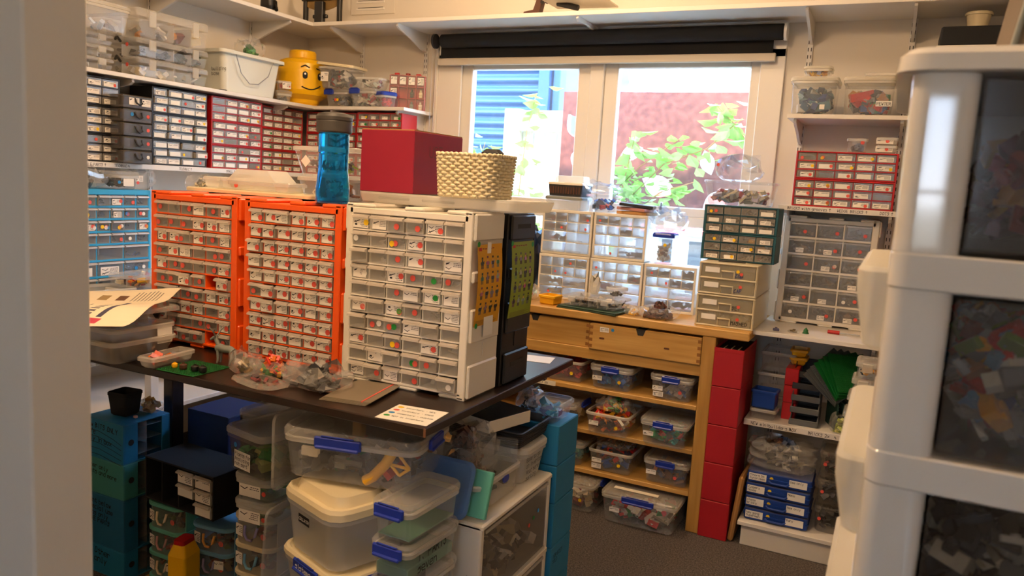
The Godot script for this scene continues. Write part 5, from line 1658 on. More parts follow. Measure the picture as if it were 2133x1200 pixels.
	for i in 2:
		unit(["dark teal drawer unit resting on the ivory drawers", "dark teal drawer unit under the clear bag tub"][i], v3(-0.592, 1.1745 + i * 0.1185, -3.44), 0, 0.31, 4, M.deep_teal, {"group": "dark teal drawer units", "cards": 0.35, "blank": 0.3, "card_w": 0.7, "card_h": 0.6, "dots": {"yellow": 0.45 if i == 0 else 0.1, "red": 0.1}, "side": 0.012, "fill": [["yellow and dark bits in lower teal unit", "grey bits in upper teal unit"][i], 0.8, DARKS + PALES + (["d8a010", "8a2a20"] if i == 0 else [])], "pull": 0.01})
	solo("marker_pen", "black marker pen lying on the ivory drawers", "pen", Sh.new().tube([v3(-0.05, 0.006, 0), v3(0.05, 0.006, 0), v3(0.06, 0.006, 0)], 0.005, 6, 0.7), M.black, v3(-0.6, 1.1735, -3.36), 6)
	tub("clear_tub", "clear tub of bagged bits on the teal units", v3(-0.615, 1.412, -3.53), -2, 0.3, 0.17, 0.105, {"body": M.clear_blue, "taper": 0.88, "fill": ["cream pink and grey bits in the teal top tub", 0, 0.7, 70, 0.02, ["d8c8a0", "c89a88", "b0a898", "8a8478", "a84a4a", "c8c0d0"]]})
	q = bag("plastic_bag", "crumpled clear bag heaped on the teal top tub", v3(-0.63, 1.512, -3.53), 0, v3(0.2, 0.1, 0.14), {"film": M.clear_blue, "crumple": 0.9})
	dot(q, v3(-0.08, 0.07, 0.07), "red", 0.007)
	# white eighteen drawer cabinet
	cabinet("drawer_cabinet", "white cabinet of eighteen wide drawers on the white desk", v3(-0.25, 0.9, -3.705), 0, 0.385, 0.484, 0.17, [[3, 1], [3, 1], [3, 1], [3, 1], [3, 1], [3, 1]], {"frame": M.white, "drawer": M.clear_lid, "tray": M.tray_dark, "craft": true, "side": 0.026, "top": 0.028, "base": 0.026, "gap": 0.009, "lip": 0.004, "lipm": M.clear_lid, "cards": 0.35, "card_w": 0.32, "card_h": 0.34, "dots": {"red": 0.65, "yellow": 0.06, "white": 0.06}, "dot_r": 0.008, "fill": ["dark grey parts in the eighteen drawer cabinet", 0.85, DARKS + ["3a3c40", "7a5a3a"], 44, 0.012]})
	solo("toy_piece", "grey blue toy piece on the white desk edge", "toy piece", Sh.new().cbox(v3(-0.012, 0, -0.008), v3(0.012, 0.012, 0.008), 0.002).lathe([[0.012, 0.005], [0.016, 0.005]], 3), mat("slate", "5a5a78", 0.4), v3(-0.4, 0.9, -3.43), 20)
	solo("toy_piece", "green toy tree piece on the white desk", "toy piece", Sh.new().lathe([[0, 0.014], [0.012, 0.008], [0.012, 0.011], [0.022, 0.004], [0.026, 0.001]], 3), M.leaf_green, v3(-0.285, 0.9, -3.46), 0)
	bag("zip_bag", "tiny clear bag on the white desk before cabinet", v3(-0.33, 0.9, -3.44), 0, v3(0.05, 0.01, 0.03), {"fill": ["6a5a3a"], "count": 6, "piece": 0.006})
	t = thing("screwdriver", "red handled screwdriver lying on the white desk", "screwdriver", v3(-0.17, 0.9, -3.54), -4)
	part(t, "handle", Sh.new().tube([v3(-0.035, 0.008, 0), v3(0.012, 0.008, 0)], 0.008, 8), M.red)
	part(t, "shaft", Sh.new().tube([v3(0.012, 0.008, 0), v3(0.09, 0.008, 0)], 0.003, 6), M.steel)


func build_under_bench() -> void:
	var t: Node3D
	# red boxes piled in a tower
	for i in 5:
		t = card_box("red_box", "red card box, %s of the tower beside the bench" % ["lowest", "second lowest", "middle", "second highest", "open topmost"][i], v3(-0.555, i * 0.1655, -3.43), 0, 0.121, 0.32, 0.165 if i < 4 else 0.15, M.red_card, {"group": "red box tower"})
		if i == 4:
			var s := Sh.new()
			s.box(v3(-0.0605, 0.1485, 0.156), v3(0.0605, 0.163, 0.16))
			s.box(v3(-0.0605, 0.1485, -0.16), v3(-0.0575, 0.163, 0.156))
			s.box(v3(0.0575, 0.1485, -0.16), v3(0.0605, 0.163, 0.156))
			part(t, "flap", s, M.red_card)
			part(t, "magazines", Sh.new().box(v3(-0.054, 0.1485, -0.155), v3(0.05, 0.154, 0.14)), M.black)
			for k in 3:
				part(t, "magazine_edge", Sh.new().box(v3(-0.035 + k * 0.03, 0.154, 0.02), v3(-0.03 + k * 0.03, 0.1545, 0.13)), M.paper)
	t = solo("kraft_envelope", "brown kraft envelope leaning beside the red box tower", "envelope", Sh.new().cbox(v3(-0.011, 0, -0.17), v3(0.011, 0.29, 0.15), 0.008), M.kraft, v3(-0.482, 0.002, -3.43))
	t.rotation.z = -0.09
	# clear tubs on the bench shelves and on the carpet
	var rows := [
		["clear_tub", "clip tub of blue plates on the top bench shelf", -1.165, -0.965, -3.285, 0.558, 0.095, 0.26, "f", ["blue plates in the top shelf clip tub", 0, 0.8, 90, 0.02, BLUES], "lid"],
		["clear_tub", "clip tub with two labels, right of top bench shelf", -0.885, -0.695, -3.285, 0.558, 0.095, 0.26, "f", ["grey bagged plates in the two label tub", 0, 0.8, 80, 0.02, ["8a8a90", "b0a8a0", "6a5a50", "3a5a9a"]], "lid"],
		["open_tub", "open tub of red plates behind the table corner", -1.4, -1.2, -3.3, 0.558, 0.1, 0.26, "", ["red plates in the open tub on bench shelf", 0, 0.85, 90, 0.02, REDS], ""],
		["open_tub", "overfull open tub of bagged warm bits, second shelf", -1.155, -0.945, -3.235, 0.363, 0.098, 0.26, "", ["orange yellow and red bits in overfull tub", 0, 1.1, 150, 0.022, WARM], ""],
		["clear_tub", "clip tub of green and teal bits, second bench shelf", -0.9, -0.69, -3.235, 0.363, 0.1, 0.26, "f", ["green teal and dark bits in clip tub", 0, 0.8, 120, 0.022, TEALS + ["2a9a4a", "0e6a2c", "b03a20"]], "lid"],
		["clear_tub", "lidded tub half hidden at left of second shelf", -1.42, -1.2, -3.235, 0.363, 0.1, 0.26, "r", ["grey bits in half hidden second shelf tub", 0, 0.7, 50, 0.024, DARKS + PALES], "lid"],
		["open_tub", "overfull open tub of mixed bits with two labels", -1.145, -0.935, -3.285, 0.176, 0.1, 0.26, "", ["red blue and brown bits in two label tub", 0, 1.15, 170, 0.022, ["8a2a20", "c01818", "2a2a2c", "4a4a6a", "5a3a22", "d86a1c", "8a8a90", "1c4fa8"]], ""],
		["clear_tub", "clip tub of tan and blue bits, lowest bench shelf", -0.885, -0.68, -3.285, 0.176, 0.1, 0.26, "f", ["orange tan and navy bits in lowest shelf tub", 0, 0.8, 120, 0.022, ["e0803a", "5a4a42", "26365e", "b0a898", "8a5a3a"]], "lid"],
		["clear_tub", "lidded tub of teal bits at left of lowest shelf", -1.38, -1.165, -3.285, 0.176, 0.1, 0.26, "", ["teal bits in the lowest shelf left tub", 0, 0.7, 60, 0.022, TEALS], "lid"],
		["clear_tub", "long clip tub on the carpet under the bench", -1.03, -0.69, -3.17, 0.0, 0.125, 0.27, "f", ["white green and red bits in long carpet tub", 0, 0.75, 150, 0.026, ["ece6d8", "d8d0c0", "2a7a3a", "c01818", "c83030", "8a8478", "b0a898"]], "lid"],
		["clear_tub", "clip tub of tan bits on carpet by teal tower", -1.3, -1.07, -3.2, 0.0, 0.125, 0.27, "r", ["tan white and red bits in carpet tub", 0, 0.8, 110, 0.024, ["c8b088", "e0d4b8", "8a3a2a", "b09868", "ece6d8"]], "lid"],
	]
	for r in rows:
		var f := fr(r[2], r[4], r[3], r[4], r[7], r[5])
		var o := {"body": M.clear, "clips": r[8], "fill": r[9], "group": "clear tubs under the bench", "taper": 0.92}
		if r[10] == "lid":
			o.lid = M.tub_lid
		var q := tub(r[0], r[1], f[0], f[1], f[2], r[7], r[6], o)
		var z: float = r[7] / 2 - 0.003
		var w: float = f[2]
		card(q, v3(-w * 0.28 if r[8] != "f" else -w * 0.3, r[6] * 0.52, z), 0.045, 0.02)
		if "two label" in r[1]:
			card(q, v3(-w * 0.28, r[6] * 0.25, z - 0.001), 0.045, 0.022)
		if rng.randf() < 0.7:
			dot(q, v3(w * 0.22, r[6] * 0.45, z), "yellow" if rng.randf() < 0.6 else "red", 0.008)
		if "long clip" in r[1]:
			var c := part(q, "lid_label", cache["blank"], M.paper, v3(-0.03, 0.1405, 0.06))
			c.rotation.x = -PI / 2
			c.scale = v3(0.2, 0.028, 1)
	bag("plastic_bag", "bag of red yellow and green beads on overfull tub", v3(-1.045, 0.458, -3.33), 0, v3(0.17, 0.06, 0.13), {"fill": WARM + GREENS, "count": 70, "piece": 0.014})
	bag("plastic_bag", "bag of brown and black bits on two label tub", v3(-1.04, 0.272, -3.38), 0, v3(0.18, 0.05, 0.14), {"fill": BROWNS + DARKS, "count": 60, "piece": 0.016})


func sweet_drawers(label: String, at: Vector3, turn: float, W: float, n: int, frame: Material, handles: Array) -> void:
	# rounded tower of small drawers with ring handles
	var t := thing("drawer_tower", label, "drawer tower", at, turn, "rounded drawer towers")
	var D := 0.19
	var h := 0.088
	for i in n + 1:
		part(t, "shelf_plate", Sh.new().loft([[i * h, W / 2 - 0.004, D / 2 - 0.002, 0.035], [i * h + 0.003, W / 2, D / 2, 0.035], [i * h + 0.012, W / 2, D / 2, 0.035], [i * h + 0.014, W / 2 - 0.004, D / 2 - 0.004, 0.035]], 4), frame)
	for i in n:
		var y := i * h + 0.014
		for e in [-W / 2 + 0.001, W / 2 - 0.004]:
			part(t, "side_panel", Sh.new().box(v3(e, y, -D / 2 + 0.02), v3(e + 0.003, y + h - 0.014, D / 2 - 0.03)), frame)
		var d := part(t, "drawer", Sh.new().loft([[y + 0.001, W / 2 - 0.008, D / 2 - 0.004, 0.033], [y + h - 0.016, W / 2 - 0.008, D / 2 - 0.002, 0.033]], 4, true, false), M.clear_lid)
		var z := D / 2 - 0.001
		part(d, "ring_handle", Sh.new().tube([v3(-0.022, y + 0.06, z), v3(-0.019, y + 0.036, z + 0.006), v3(-0.008, y + 0.022, z + 0.008), v3(0.008, y + 0.022, z + 0.008), v3(0.019, y + 0.036, z + 0.006), v3(0.022, y + 0.06, z)], 0.0042, 6), handles[i % handles.size()])
		dot(d, v3(W * 0.27, y + 0.035, z - 0.004), "red", 0.0095)
		card(d, v3(-W * 0.3, y + 0.042, z - 0.002), 0.032, 0.036, -14)
		if rng.randf() < 0.4:
			card(d, v3(W * 0.24, y + 0.05, z - 0.0), 0.034, 0.03, 10)
	pieces("assorted bits inside the " + label.get_slice(" of ", 0), at, turn, v3(-W / 2 + 0.02, 0.02, -D / 2 + 0.03), v3(W / 2 - 0.02, n * h - 0.03, D / 2 - 0.03), 40 * n, 0.016, DARKS + ["7a4a2a", "8a2a20", "4a6a3a", "b0986a"])


func build_under_table() -> void:
	var t: Node3D
	# teal boxes at the left, stacked
	var ys := [0.0, 0.105, 0.295, 0.422, 0.563]
	for i in 4:
		t = card_box("card_box", ["teal box at the bottom of the left stack", "dark teal box with four lines of writing", "sea green box in the left stack", "teal box with crossed out writing, top of left stack"][i], v3(-2.36, ys[i], -1.845), 0, 0.2, 0.19, ys[i + 1] - ys[i] - 0.001, [M.teal, M.teal_dark, M.sea, M.teal][i], {"open_side": true, "hole": true, "group": "teal boxes under the table"})
		var h: float = ys[i + 1] - ys[i]
		write(t, "marker_writing", ["Other\nonly", "want below\nspecial use\nTops only\nLIVE PARTS", "Other only\nPants and more", "New BITS ONLY\nsafe\nonly in box"][i], v3([-0.05, -0.085, -0.09, -0.09][i], h * [0.7, 0.82, 0.75, 0.8][i], 0.0956), 0, [0.02, 0.0155, 0.0145, 0.0165][i], M.ink, 0, -4, 0.15)
		if i == 3:
			var s := Sh.new()
			for k in 5:
				s.tube([v3(-0.08, 0.1 - k * 0.021, 0.0955), v3(-0.02, 0.098 - k * 0.021, 0.0955), v3(0.05, 0.082 - k * 0.02, 0.0955), v3(0.09, 0.068 - k * 0.018, 0.0955)], 0.0009, 4)
			part(t, "marker_strike", s, M.ink)
	t = thing("pen_pot", "empty black square pot on the teal boxes", "pot", v3(-2.365, 0.563, -1.84), 8)
	part(t, "pot", tub_shape(0.085, 0.085, 0.085, 0.008, 0.84, 0.002), M.black_matt)
	solo("toy_piece", "tiny pink toy piece on the teal box top", "toy piece", Sh.new().cbox(v3(-0.006, 0, -0.005), v3(0.006, 0.008, 0.005), 0.001), mat("flesh", "d8a898", 0.5), v3(-2.3, 0.563, -1.83))
	bag("plastic_bag", "bag of tan bits behind the black pot", v3(-2.32, 0.563, -1.905), 0, v3(0.1, 0.045, 0.06), {"fill": ["b0803a", "d8b878", "8a5a2a"], "count": 30, "piece": 0.014})
	card_box("card_box", "dark blue box deep under the table by its leg", v3(-2.16, 0.3, -2.12), 0, 0.2, 0.2, 0.26, mat("night_blue", "12336a", 0.6), {"open_side": true, "hole": true, "group": "teal boxes under the table"})
	card_box("card_box", "dark blue box at the floor deep under table", v3(-2.16, 0.0, -2.12), 0, 0.2, 0.2, 0.299, M.night_blue, {"group": "teal boxes under the table"})
	# black half-empty drawer case on the rounded towers
	var f := fr(-2.18, -1.77, -1.85, -1.755, 0.17, 0.322)
	t = thing("drawer_case", "black drawer case with only a few drawers left", "drawer case", f[0], f[1])
	var W: float = f[2]
	var s2 := Sh.new()
	s2.cbox(v3(-W / 2, 0, -0.085), v3(W / 2, 0.006, 0.085), 0.001)
	s2.cbox(v3(-W / 2, 0.142, -0.085), v3(W / 2, 0.148, 0.085), 0.001)
	for i in 5:
		var x := -W / 2 + i * (W - 0.005) / 4
		s2.box(v3(x, 0.006, -0.085), v3(x + 0.005, 0.142, 0.083))
	s2.box(v3(-W / 2, 0.006, -0.085), v3(W / 2, 0.142, -0.082))
	part(t, "shell", s2, M.black_matt)
	for k in [[2, 2], [3, 2], [2, 1], [3, 1], [3, 0]]:
		var d := drawer_part(t, W / 4 - 0.008, 0.042, 0.15, M.frost, M.tray, v3(-W / 2 + (k[0] + 0.5) * W / 4, 0.007 + k[1] * 0.045, 0.09))
		card(d, v3(0, 0.02, 0.0015), W / 4 - 0.014, 0.034, 0, rng.randf() < 0.5)
		part(d, "handle_lip", lip_shape(W / 4 - 0.012, 0.01, 0.04), M.drawer_lip, v3(0, 0.042, 0.0))
	sweet_drawers("green rounded drawer tower of ring handles under black case", v3(-2.1, 0.035, -1.865), 0, 0.165, 3, M.mint, [M.cream, mat("rose", "c89a98", 0.4), M.cream])
	sweet_drawers("pale blue rounded drawer tower of ring handles, middle", v3(-1.915, 0.0, -1.885), 6, 0.165, 3, M.pale_blue, [mat("lilac", "9a90b8", 0.4), M.lilac, mat("peach", "e0a04a", 0.4)])
	sweet_drawers("cream rounded drawer tower of ring handles, right", v3(-1.6, 0.07, -1.75), 4, 0.15, 4, M.cream, [M.pale_blue, M.lilac])
	solo("plinth_block", "wooden block under the cream rounded drawer tower", "block", Sh.new().cbox(v3(-0.09, 0, -0.1), v3(0.09, 0.069, 0.1), 0.003), M.pine, v3(-1.6, 0, -1.75))
	solo("plinth_block", "wooden block under the green rounded drawer tower", "block", Sh.new().cbox(v3(-0.09, 0, -0.1), v3(0.09, 0.034, 0.1), 0.003), M.pine, v3(-2.1, 0, -1.865))
	t = thing("toy_box", "yellow and red toy case between the rounded towers", "toy case", v3(-1.955, 0, -1.735), 10)
	part(t, "shell", Sh.new().loft([[0, 0.035, 0.04, 0.01], [0.2, 0.035, 0.04, 0.01], [0.235, 0.022, 0.03, 0.01]], 3), M.yellow)
	part(t, "top", Sh.new().loft([[0.236, 0.022, 0.03, 0.01], [0.25, 0.02, 0.03, 0.01]], 3), M.red)
	# labelled clear tubs stacked on the cream tower
	f = fr(-1.64, -1.595, -1.47, -1.56, 0.26, 0.595)
	t = tub("clear_tub", "smoky lidded tub labelled plants for analysing", f[0], f[1], f[2] + 0.01, 0.26, 0.115, {"body": M.smoke, "lid": M.frost, "lid_h": 0.018, "taper": 0.93, "fill": ["green plant bits in the smoky labelled tub", 0, 0.6, 60, 0.024, GREENS + ["a8b060"]]})
	card(t, v3(-0.005, 0.045, 0.1265), 0.075, 0.05, 0, true)
	write(t, "label_writing", "Plants for\nAnalysing\nnot sort", v3(-0.037, 0.056, 0.1278), 0, 0.0095, M.ink)
	dot(t, v3(-0.035, 0.085, 0.128), "blue", 0.007)
	for i in 2:
		f = fr(-1.615, -1.6, -1.48, -1.6, 0.18, 0.442 + i * 0.076)
		t = tub("clear_tub", ["small tub of leaf green bits, lower of pair", "small tub of leaf green bits, upper of pair"][i], f[0], f[1] + 3, f[2], 0.18, 0.06, {"lid": M.frost, "fill": [["lime green bits in lower small tub", "dark green bits in upper small tub"][i], 0, 0.85, 50, 0.018, [["6a8a2a", "8aa83a", "3a5a1a"], GREENS][i]]})
		card(t, v3(-0.005, 0.03, 0.089), 0.075, 0.036)
		dot(t, v3(0.045, 0.03, 0.0895), "red", 0.007)
	# big clear tub of wrecked models under the table corner
	f = fr(-1.29, -1.43, -0.94, -1.505, 0.27, 0.705)
	t = tub("large_tub", "large clear tub of model pieces with yellow slide", f[0], f[1], f[2], 0.27, 0.105, {"body": M.clear, "lid": M.tub_lid, "lid_h": 0.022, "r": 0.03, "clips": "fr", "clip_w": 0.34, "clip_at": -0.06, "taper": 0.95, "fill": ["black grey and red model bits in large tub", 0, 0.55, 150, 0.022, DARKS + DARKS + ["b02020", "d8d0c0", "8a5a3a", "2a7a5a"]]})
	var b := Basis(Vector3.UP, deg_to_rad(f[1]))
	var sl := Sh.new()
	sl.tube([v3(0.11, 0.098, 0.105), v3(0.09, 0.06, 0.11), v3(0.06, 0.025, 0.112), v3(0.04, 0.012, 0.112)], 0.013, 8)
	solo("toy_slide", "yellow toy slide inside the large clear tub", "toy slide", sl, M.bright_yellow, f[0], f[1])
	var tr := Sh.new()
	for k in [[v3(0.115, 0.09, 0.1), v3(0.15, 0.055, 0.105)], [v3(0.15, 0.055, 0.105), v3(0.125, 0.035, 0.105)], [v3(0.125, 0.035, 0.105), v3(0.1, 0.06, 0.105)], [v3(0.1, 0.06, 0.105), v3(0.15, 0.055, 0.105)]]:
		tr.tube(k, 0.004, 5)
	solo("toy_truss", "yellow lattice toy piece beside the toy slide", "toy piece", tr, M.bright_yellow, f[0], f[1])
	solo("toy_tile", "cream flat toy panel at left in large tub", "toy piece", Sh.new().cbox(v3(-0.14, 0.045, 0.09), v3(-0.09, 0.072, 0.1), 0.004), M.paper, f[0], f[1])
	solo("toy_tile", "grey flat toy panel in middle of large tub", "toy piece", Sh.new().cbox(v3(-0.045, 0.03, 0.1), v3(-0.015, 0.062, 0.107), 0.002), M.grey, f[0], f[1])
	var lp := solo("clear_tray", "clear flat tray standing upright left of large tub", "tray", Sh.new().loft([[0, 0.1, 0.07, 0.02], [0.008, 0.1, 0.07, 0.02], [0.012, 0.094, 0.064, 0.02]], 3), M.tub_lid, v3(-1.345, 0.74, -1.53))
	lp.rotation = v3(0, deg_to_rad(10), PI / 2)
	lp = solo("clear_tray", "clear flat tray standing beside cream drawer tower", "tray", Sh.new().loft([[0, 0.13, 0.08, 0.02], [0.008, 0.13, 0.08, 0.02], [0.012, 0.124, 0.074, 0.02]], 3), M.tub_lid, v3(-1.42, 0.42, -1.6))
	lp.rotation = v3(0, deg_to_rad(4), PI / 2 - 0.06)
	tub("clear_tub", "small clear tub deep under table behind smoky tub", v3(-1.72, 0.58, -1.9), 0, 0.2, 0.16, 0.09, {"lid": M.tub_lid, "body": M.smoke})
	solo("plinth_block", "wooden crate block carrying the deep small tub", "block", Sh.new().cbox(v3(-0.1, 0, -0.08), v3(0.1, 0.579, 0.07), 0.003), M.charcoal, v3(-1.74, 0, -1.93))
	# white lidded tub
	f = fr(-1.31, -1.46, -1.075, -1.375, 0.19, 0.515)
	t = tub("white_lid_tub", "frosted tub with thick cream lid and black label", f[0], f[1], f[2], 0.19, 0.135, {"body": M.frost, "lid": M.cream, "lid_h": 0.026, "raised": 0.02, "r": 0.04, "taper": 0.9})
	var bl := part(t, "label_plate", Sh.new().cbox(v3(-0.025, -0.011, 0), v3(0.025, 0.011, 0.0015), 0.0006), M.black, v3(-0.02, 0.095, 0.0865))
	write(bl, "label_writing", "COLLATOR", v3(-0.022, -0.004, 0.0018), 0, 0.0075, M.white_paper)
	f = fr(-1.32, -1.47, -1.06, -1.375, 0.17, 0.395)
	t = tub("clip_tub", "frosted clip tub with cream lid under white tub", f[0], f[1], f[2], 0.17, 0.1, {"body": M.frost, "lid": M.cream, "lid_h": 0.018, "clips": "fr", "clip_w": 0.4, "clip_at": 0.02, "r": 0.035})
	write(t, "clip_writing", "sistema", v3(-0.03, 0.094, 0.0975), 0, 0.013, M.white_paper, 0, 0, 0.16)
	tub("clip_tub", "frosted tub at the floor under the clip tub", v3(f[0].x, 0.0, f[0].z), f[1], f[2], 0.17, 0.375, {"body": M.frost, "lid": M.tub_lid, "r": 0.035})
	# three clear clip boxes
	for i in 5:
		f = fr(-1.015, -1.43, -0.9, -1.425, 0.22, 0.62 - i * 0.096)
		t = tub("clip_box", ["clear clip box with green base, topmost under large tub", "clear clip box with green contents and marker writing", "clear clip box, third in the clip box pile", "clear clip box, fourth in the clip box pile", "clear clip box, fifth in the clip box pile"][i], f[0], f[1], f[2], 0.22, 0.077, {"body": M.clear, "lid": M.tub_lid, "lid_h": 0.018, "clips": "f", "clip_w": 0.72, "r": 0.016, "taper": 0.95, "group": "clear clip boxes under the table"})
		part(t, "green_sheet", Sh.new().cbox(v3(-0.045, 0.006, -0.095), v3(0.045, 0.01 + 0.024 * (i % 2), 0.095), 0.002), mat("sheet_green", "5a8a70", 0.6))
		if i == 1:
			write(t, "marker_writing", "I. PARTS\nseven", v3(0.0565, 0.05, 0.07), 90, 0.02, M.ink)
	tub("clip_box", "clear box at the floor under the clip box pile", v3(f[0].x, 0.0, f[0].z), f[1], 0.115, 0.22, 0.215, {"body": M.clear_lid, "lid": M.tub_lid})
	bag("paper_bag", "crumpled brown paper bag behind the clip boxes", v3(-0.905, 0.0, -1.664), 0, v3(0.1, 0.4, 0.026), {"film": M.kraft, "crumple": 0.6, "cat": "paper bag"})
	# white drawer chest facing the aisle
	t = thing("drawer_chest", "white chest of smoky clear drawers facing the aisle", "drawer chest", v3(-0.85, 0, -1.905), 90)
	var cs := Sh.new()
	var cw := 0.45
	for x in [-cw / 2, cw / 2 - 0.02]:
		cs.cbox(v3(x, 0, -0.16), v3(x + 0.02, 0.585, 0), 0.004)
	cs.cbox(v3(-cw / 2, 0.572, -0.16), v3(cw / 2, 0.59, 0.004), 0.005)
	for y in [0.0, 0.16, 0.335]:
		cs.cbox(v3(-cw / 2, y, -0.16), v3(cw / 2, y + 0.018, 0.002), 0.003)
	cs.box(v3(-cw / 2 + 0.01, 0.01, -0.16), v3(cw / 2 - 0.01, 0.58, -0.155))
	part(t, "frame", cs, M.white)
	for q in [[0.355, 0.213], [0.18, 0.152], [0.02, 0.138]]:
		var d := drawer_part(t, cw - 0.046, q[1], 0.145, M.smoke, M.tray, v3(0, q[0], -0.002))
		part(d, "drawer_rim", Sh.new().cbox(v3(-cw / 2 + 0.025, 0, 0), v3(cw / 2 - 0.025, 0.012, 0.007), 0.003).cbox(v3(-cw / 2 + 0.025, q[1] - 0.01, 0), v3(cw / 2 - 0.025, q[1], 0.005), 0.002), M.frost)
		if q[0] > 0.3:
			for k in 3:
				dot(d, v3(0.08 + k * 0.03, 0.12 + k * 0.012, 0.001), ["red", "green", "blue"][k], 0.006)
	pieces("grey and pale bits in the smoky chest drawers", v3(-0.85, 0, -1.905), 90, v3(-0.19, 0.36, -0.14), v3(0.19, 0.45, -0.01), 90, 0.026, DARKS + PALES)
	# things on the chest
	t = tub("open_tub", "clear open tub with blue badge on the white chest", v3(-0.965, 0.591, -1.83), 90, 0.26, 0.19, 0.085, {"body": M.clear_lid, "taper": 0.93, "fill": ["black bits in the open tub on chest", 0, 0.7, 60, 0.018, DARKS]})
	part(t, "badge", Sh.new().loft([[0, 0.018, 0.01, 0.01], [0.003, 0.018, 0.01, 0.01]], 4), M.clip_blue, v3(0.02, 0.065, 0.093)).rotation.x = PI / 2
	bag("plastic_bag", "clear bag of reddish brown pieces in open tub", v3(-0.99, 0.62, -1.83), 90, v3(0.21, 0.16, 0.15), {"fill": ["3a1c10", "522a16", "2a140c", "6a3a1e"], "count": 260, "piece": 0.022, "full": 0.95})
	var lc := solo("clear_case", "slim clear case standing in the open tub", "case", Sh.new().cbox(v3(-0.018, 0, -0.05), v3(0.018, 0.14, 0.05), 0.004), M.clear_lid, v3(-0.93, 0.6, -1.925), -70)
	lc.rotation.z = 0.1
	var bd := solo("blue_tray", "pale blue clear tray leaning on the white chest", "tray", Sh.new().loft([[0, 0.095, 0.07, 0.02], [0.012, 0.098, 0.073, 0.02], [0.016, 0.09, 0.065, 0.02]], 3), mat("lid_blue", "5a80b8", 0.2, 0.6), v3(-0.985, 0.665, -1.695), 0)
	bd.rotation = v3(deg_to_rad(70), 0, 0)
	var mb := solo("mint_box", "thin mint green box leaning behind the blue tray", "box", Sh.new().cbox(v3(-0.075, -0.06, -0.007), v3(0.075, 0.06, 0.007), 0.002), M.mint, v3(-0.925, 0.656, -1.716), 0)
	mb.rotation.x = deg_to_rad(-18)
	t = tub("lidded_tub", "frosted lidded tub with marker writing on chest", v3(-0.985, 0.591, -2.045), 90, 0.165, 0.24, 0.095, {"body": M.milky, "lid": M.milky, "lid_h": 0.018})
	write(t, "marker_writing", "GOOD to go\non inventory\nNeed more\nsorting", v3(-0.07, 0.072, 0.1185), 0, 0.0125, M.ink, 0, 0, 0.1)
	t = thing("black_basket", "shallow black ribbed basket on the frosted tub", "basket", v3(-1.0, 0.705, -2.05), 90)
	var bk := Sh.new()
	bk.loft([[0, 0.1, 0.115, 0.015], [0.045, 0.11, 0.125, 0.015], [0.048, 0.114, 0.129, 0.017], [0.05, 0.11, 0.125, 0.015], [0.048, 0.106, 0.121, 0.015], [0.006, 0.097, 0.112, 0.015]], 3)
	for i in 6:
		bk.loft([[0.006 + i * 0.0066, 0.102 + i * 0.0014, 0.1165 + i * 0.0014, 0.015], [0.009 + i * 0.0066, 0.1045 + i * 0.0014, 0.119 + i * 0.0014, 0.015], [0.0105 + i * 0.0066, 0.102 + i * 0.0014, 0.1165 + i * 0.0014, 0.015]], 3, false, false)
	part(t, "basket", bk, M.charcoal)
	t = thing("picture_box", "cream sided box with dark printed lid in basket", "box", v3(-1.03, 0.756, -2.0), 75)
	part(t, "carton", Sh.new().cbox(v3(-0.09, 0, -0.11), v3(0.09, 0.036, 0.11), 0.002), M.paper)
	part(t, "printed_lid", Sh.new().box(v3(-0.089, 0.036, -0.109), v3(0.089, 0.037, 0.109)), M.charcoal)
	write(t, "lid_drawing", "XVAWX", v3(-0.06, 0.0375, 0.03), 0, 0.035, M.black, -90, 0, 0.05)
	# teal tower at the aisle corner
	var ty := [0.0, 0.1, 0.22, 0.341, 0.485, 0.606, 0.734]
	for i in 6:
		t = card_box("card_box", "teal card box, %s of the tower by the aisle" % ["lowest", "second lowest", "third lowest", "third highest", "second highest", "topmost"][i], v3(-0.94, ty[i], -2.222), 0, 0.2, 0.16, ty[i + 1] - ty[i] - 0.001, M.teal, {"hole": false, "group": "teal boxes by the aisle"})
		if i == 2:
			write(t, "marker_writing", "10PIECES\nSOLD", v3(0.1005, 0.08, 0.06), 90, 0.012, M.ink)
	t = tub("clear_tub", "clear tub of pale blue bits on the teal tower", v3(-0.9, 0.734, -2.2), 90, 0.15, 0.12, 0.06, {"body": M.clear_blue, "taper": 0.85, "fill": ["blue and pale bits in the teal tower tub", 0, 0.6, 34, 0.018, ["2a9ad0", "77c0e8", "e8ecf0", "4a6ab0"]]})
	bag("plastic_bag", "clear bag of black bits behind the pale blue tub", v3(-0.985, 0.734, -2.24), 0, v3(0.08, 0.07, 0.1), {"fill": DARKS + ["2a6a9a"], "count": 30, "piece": 0.012})


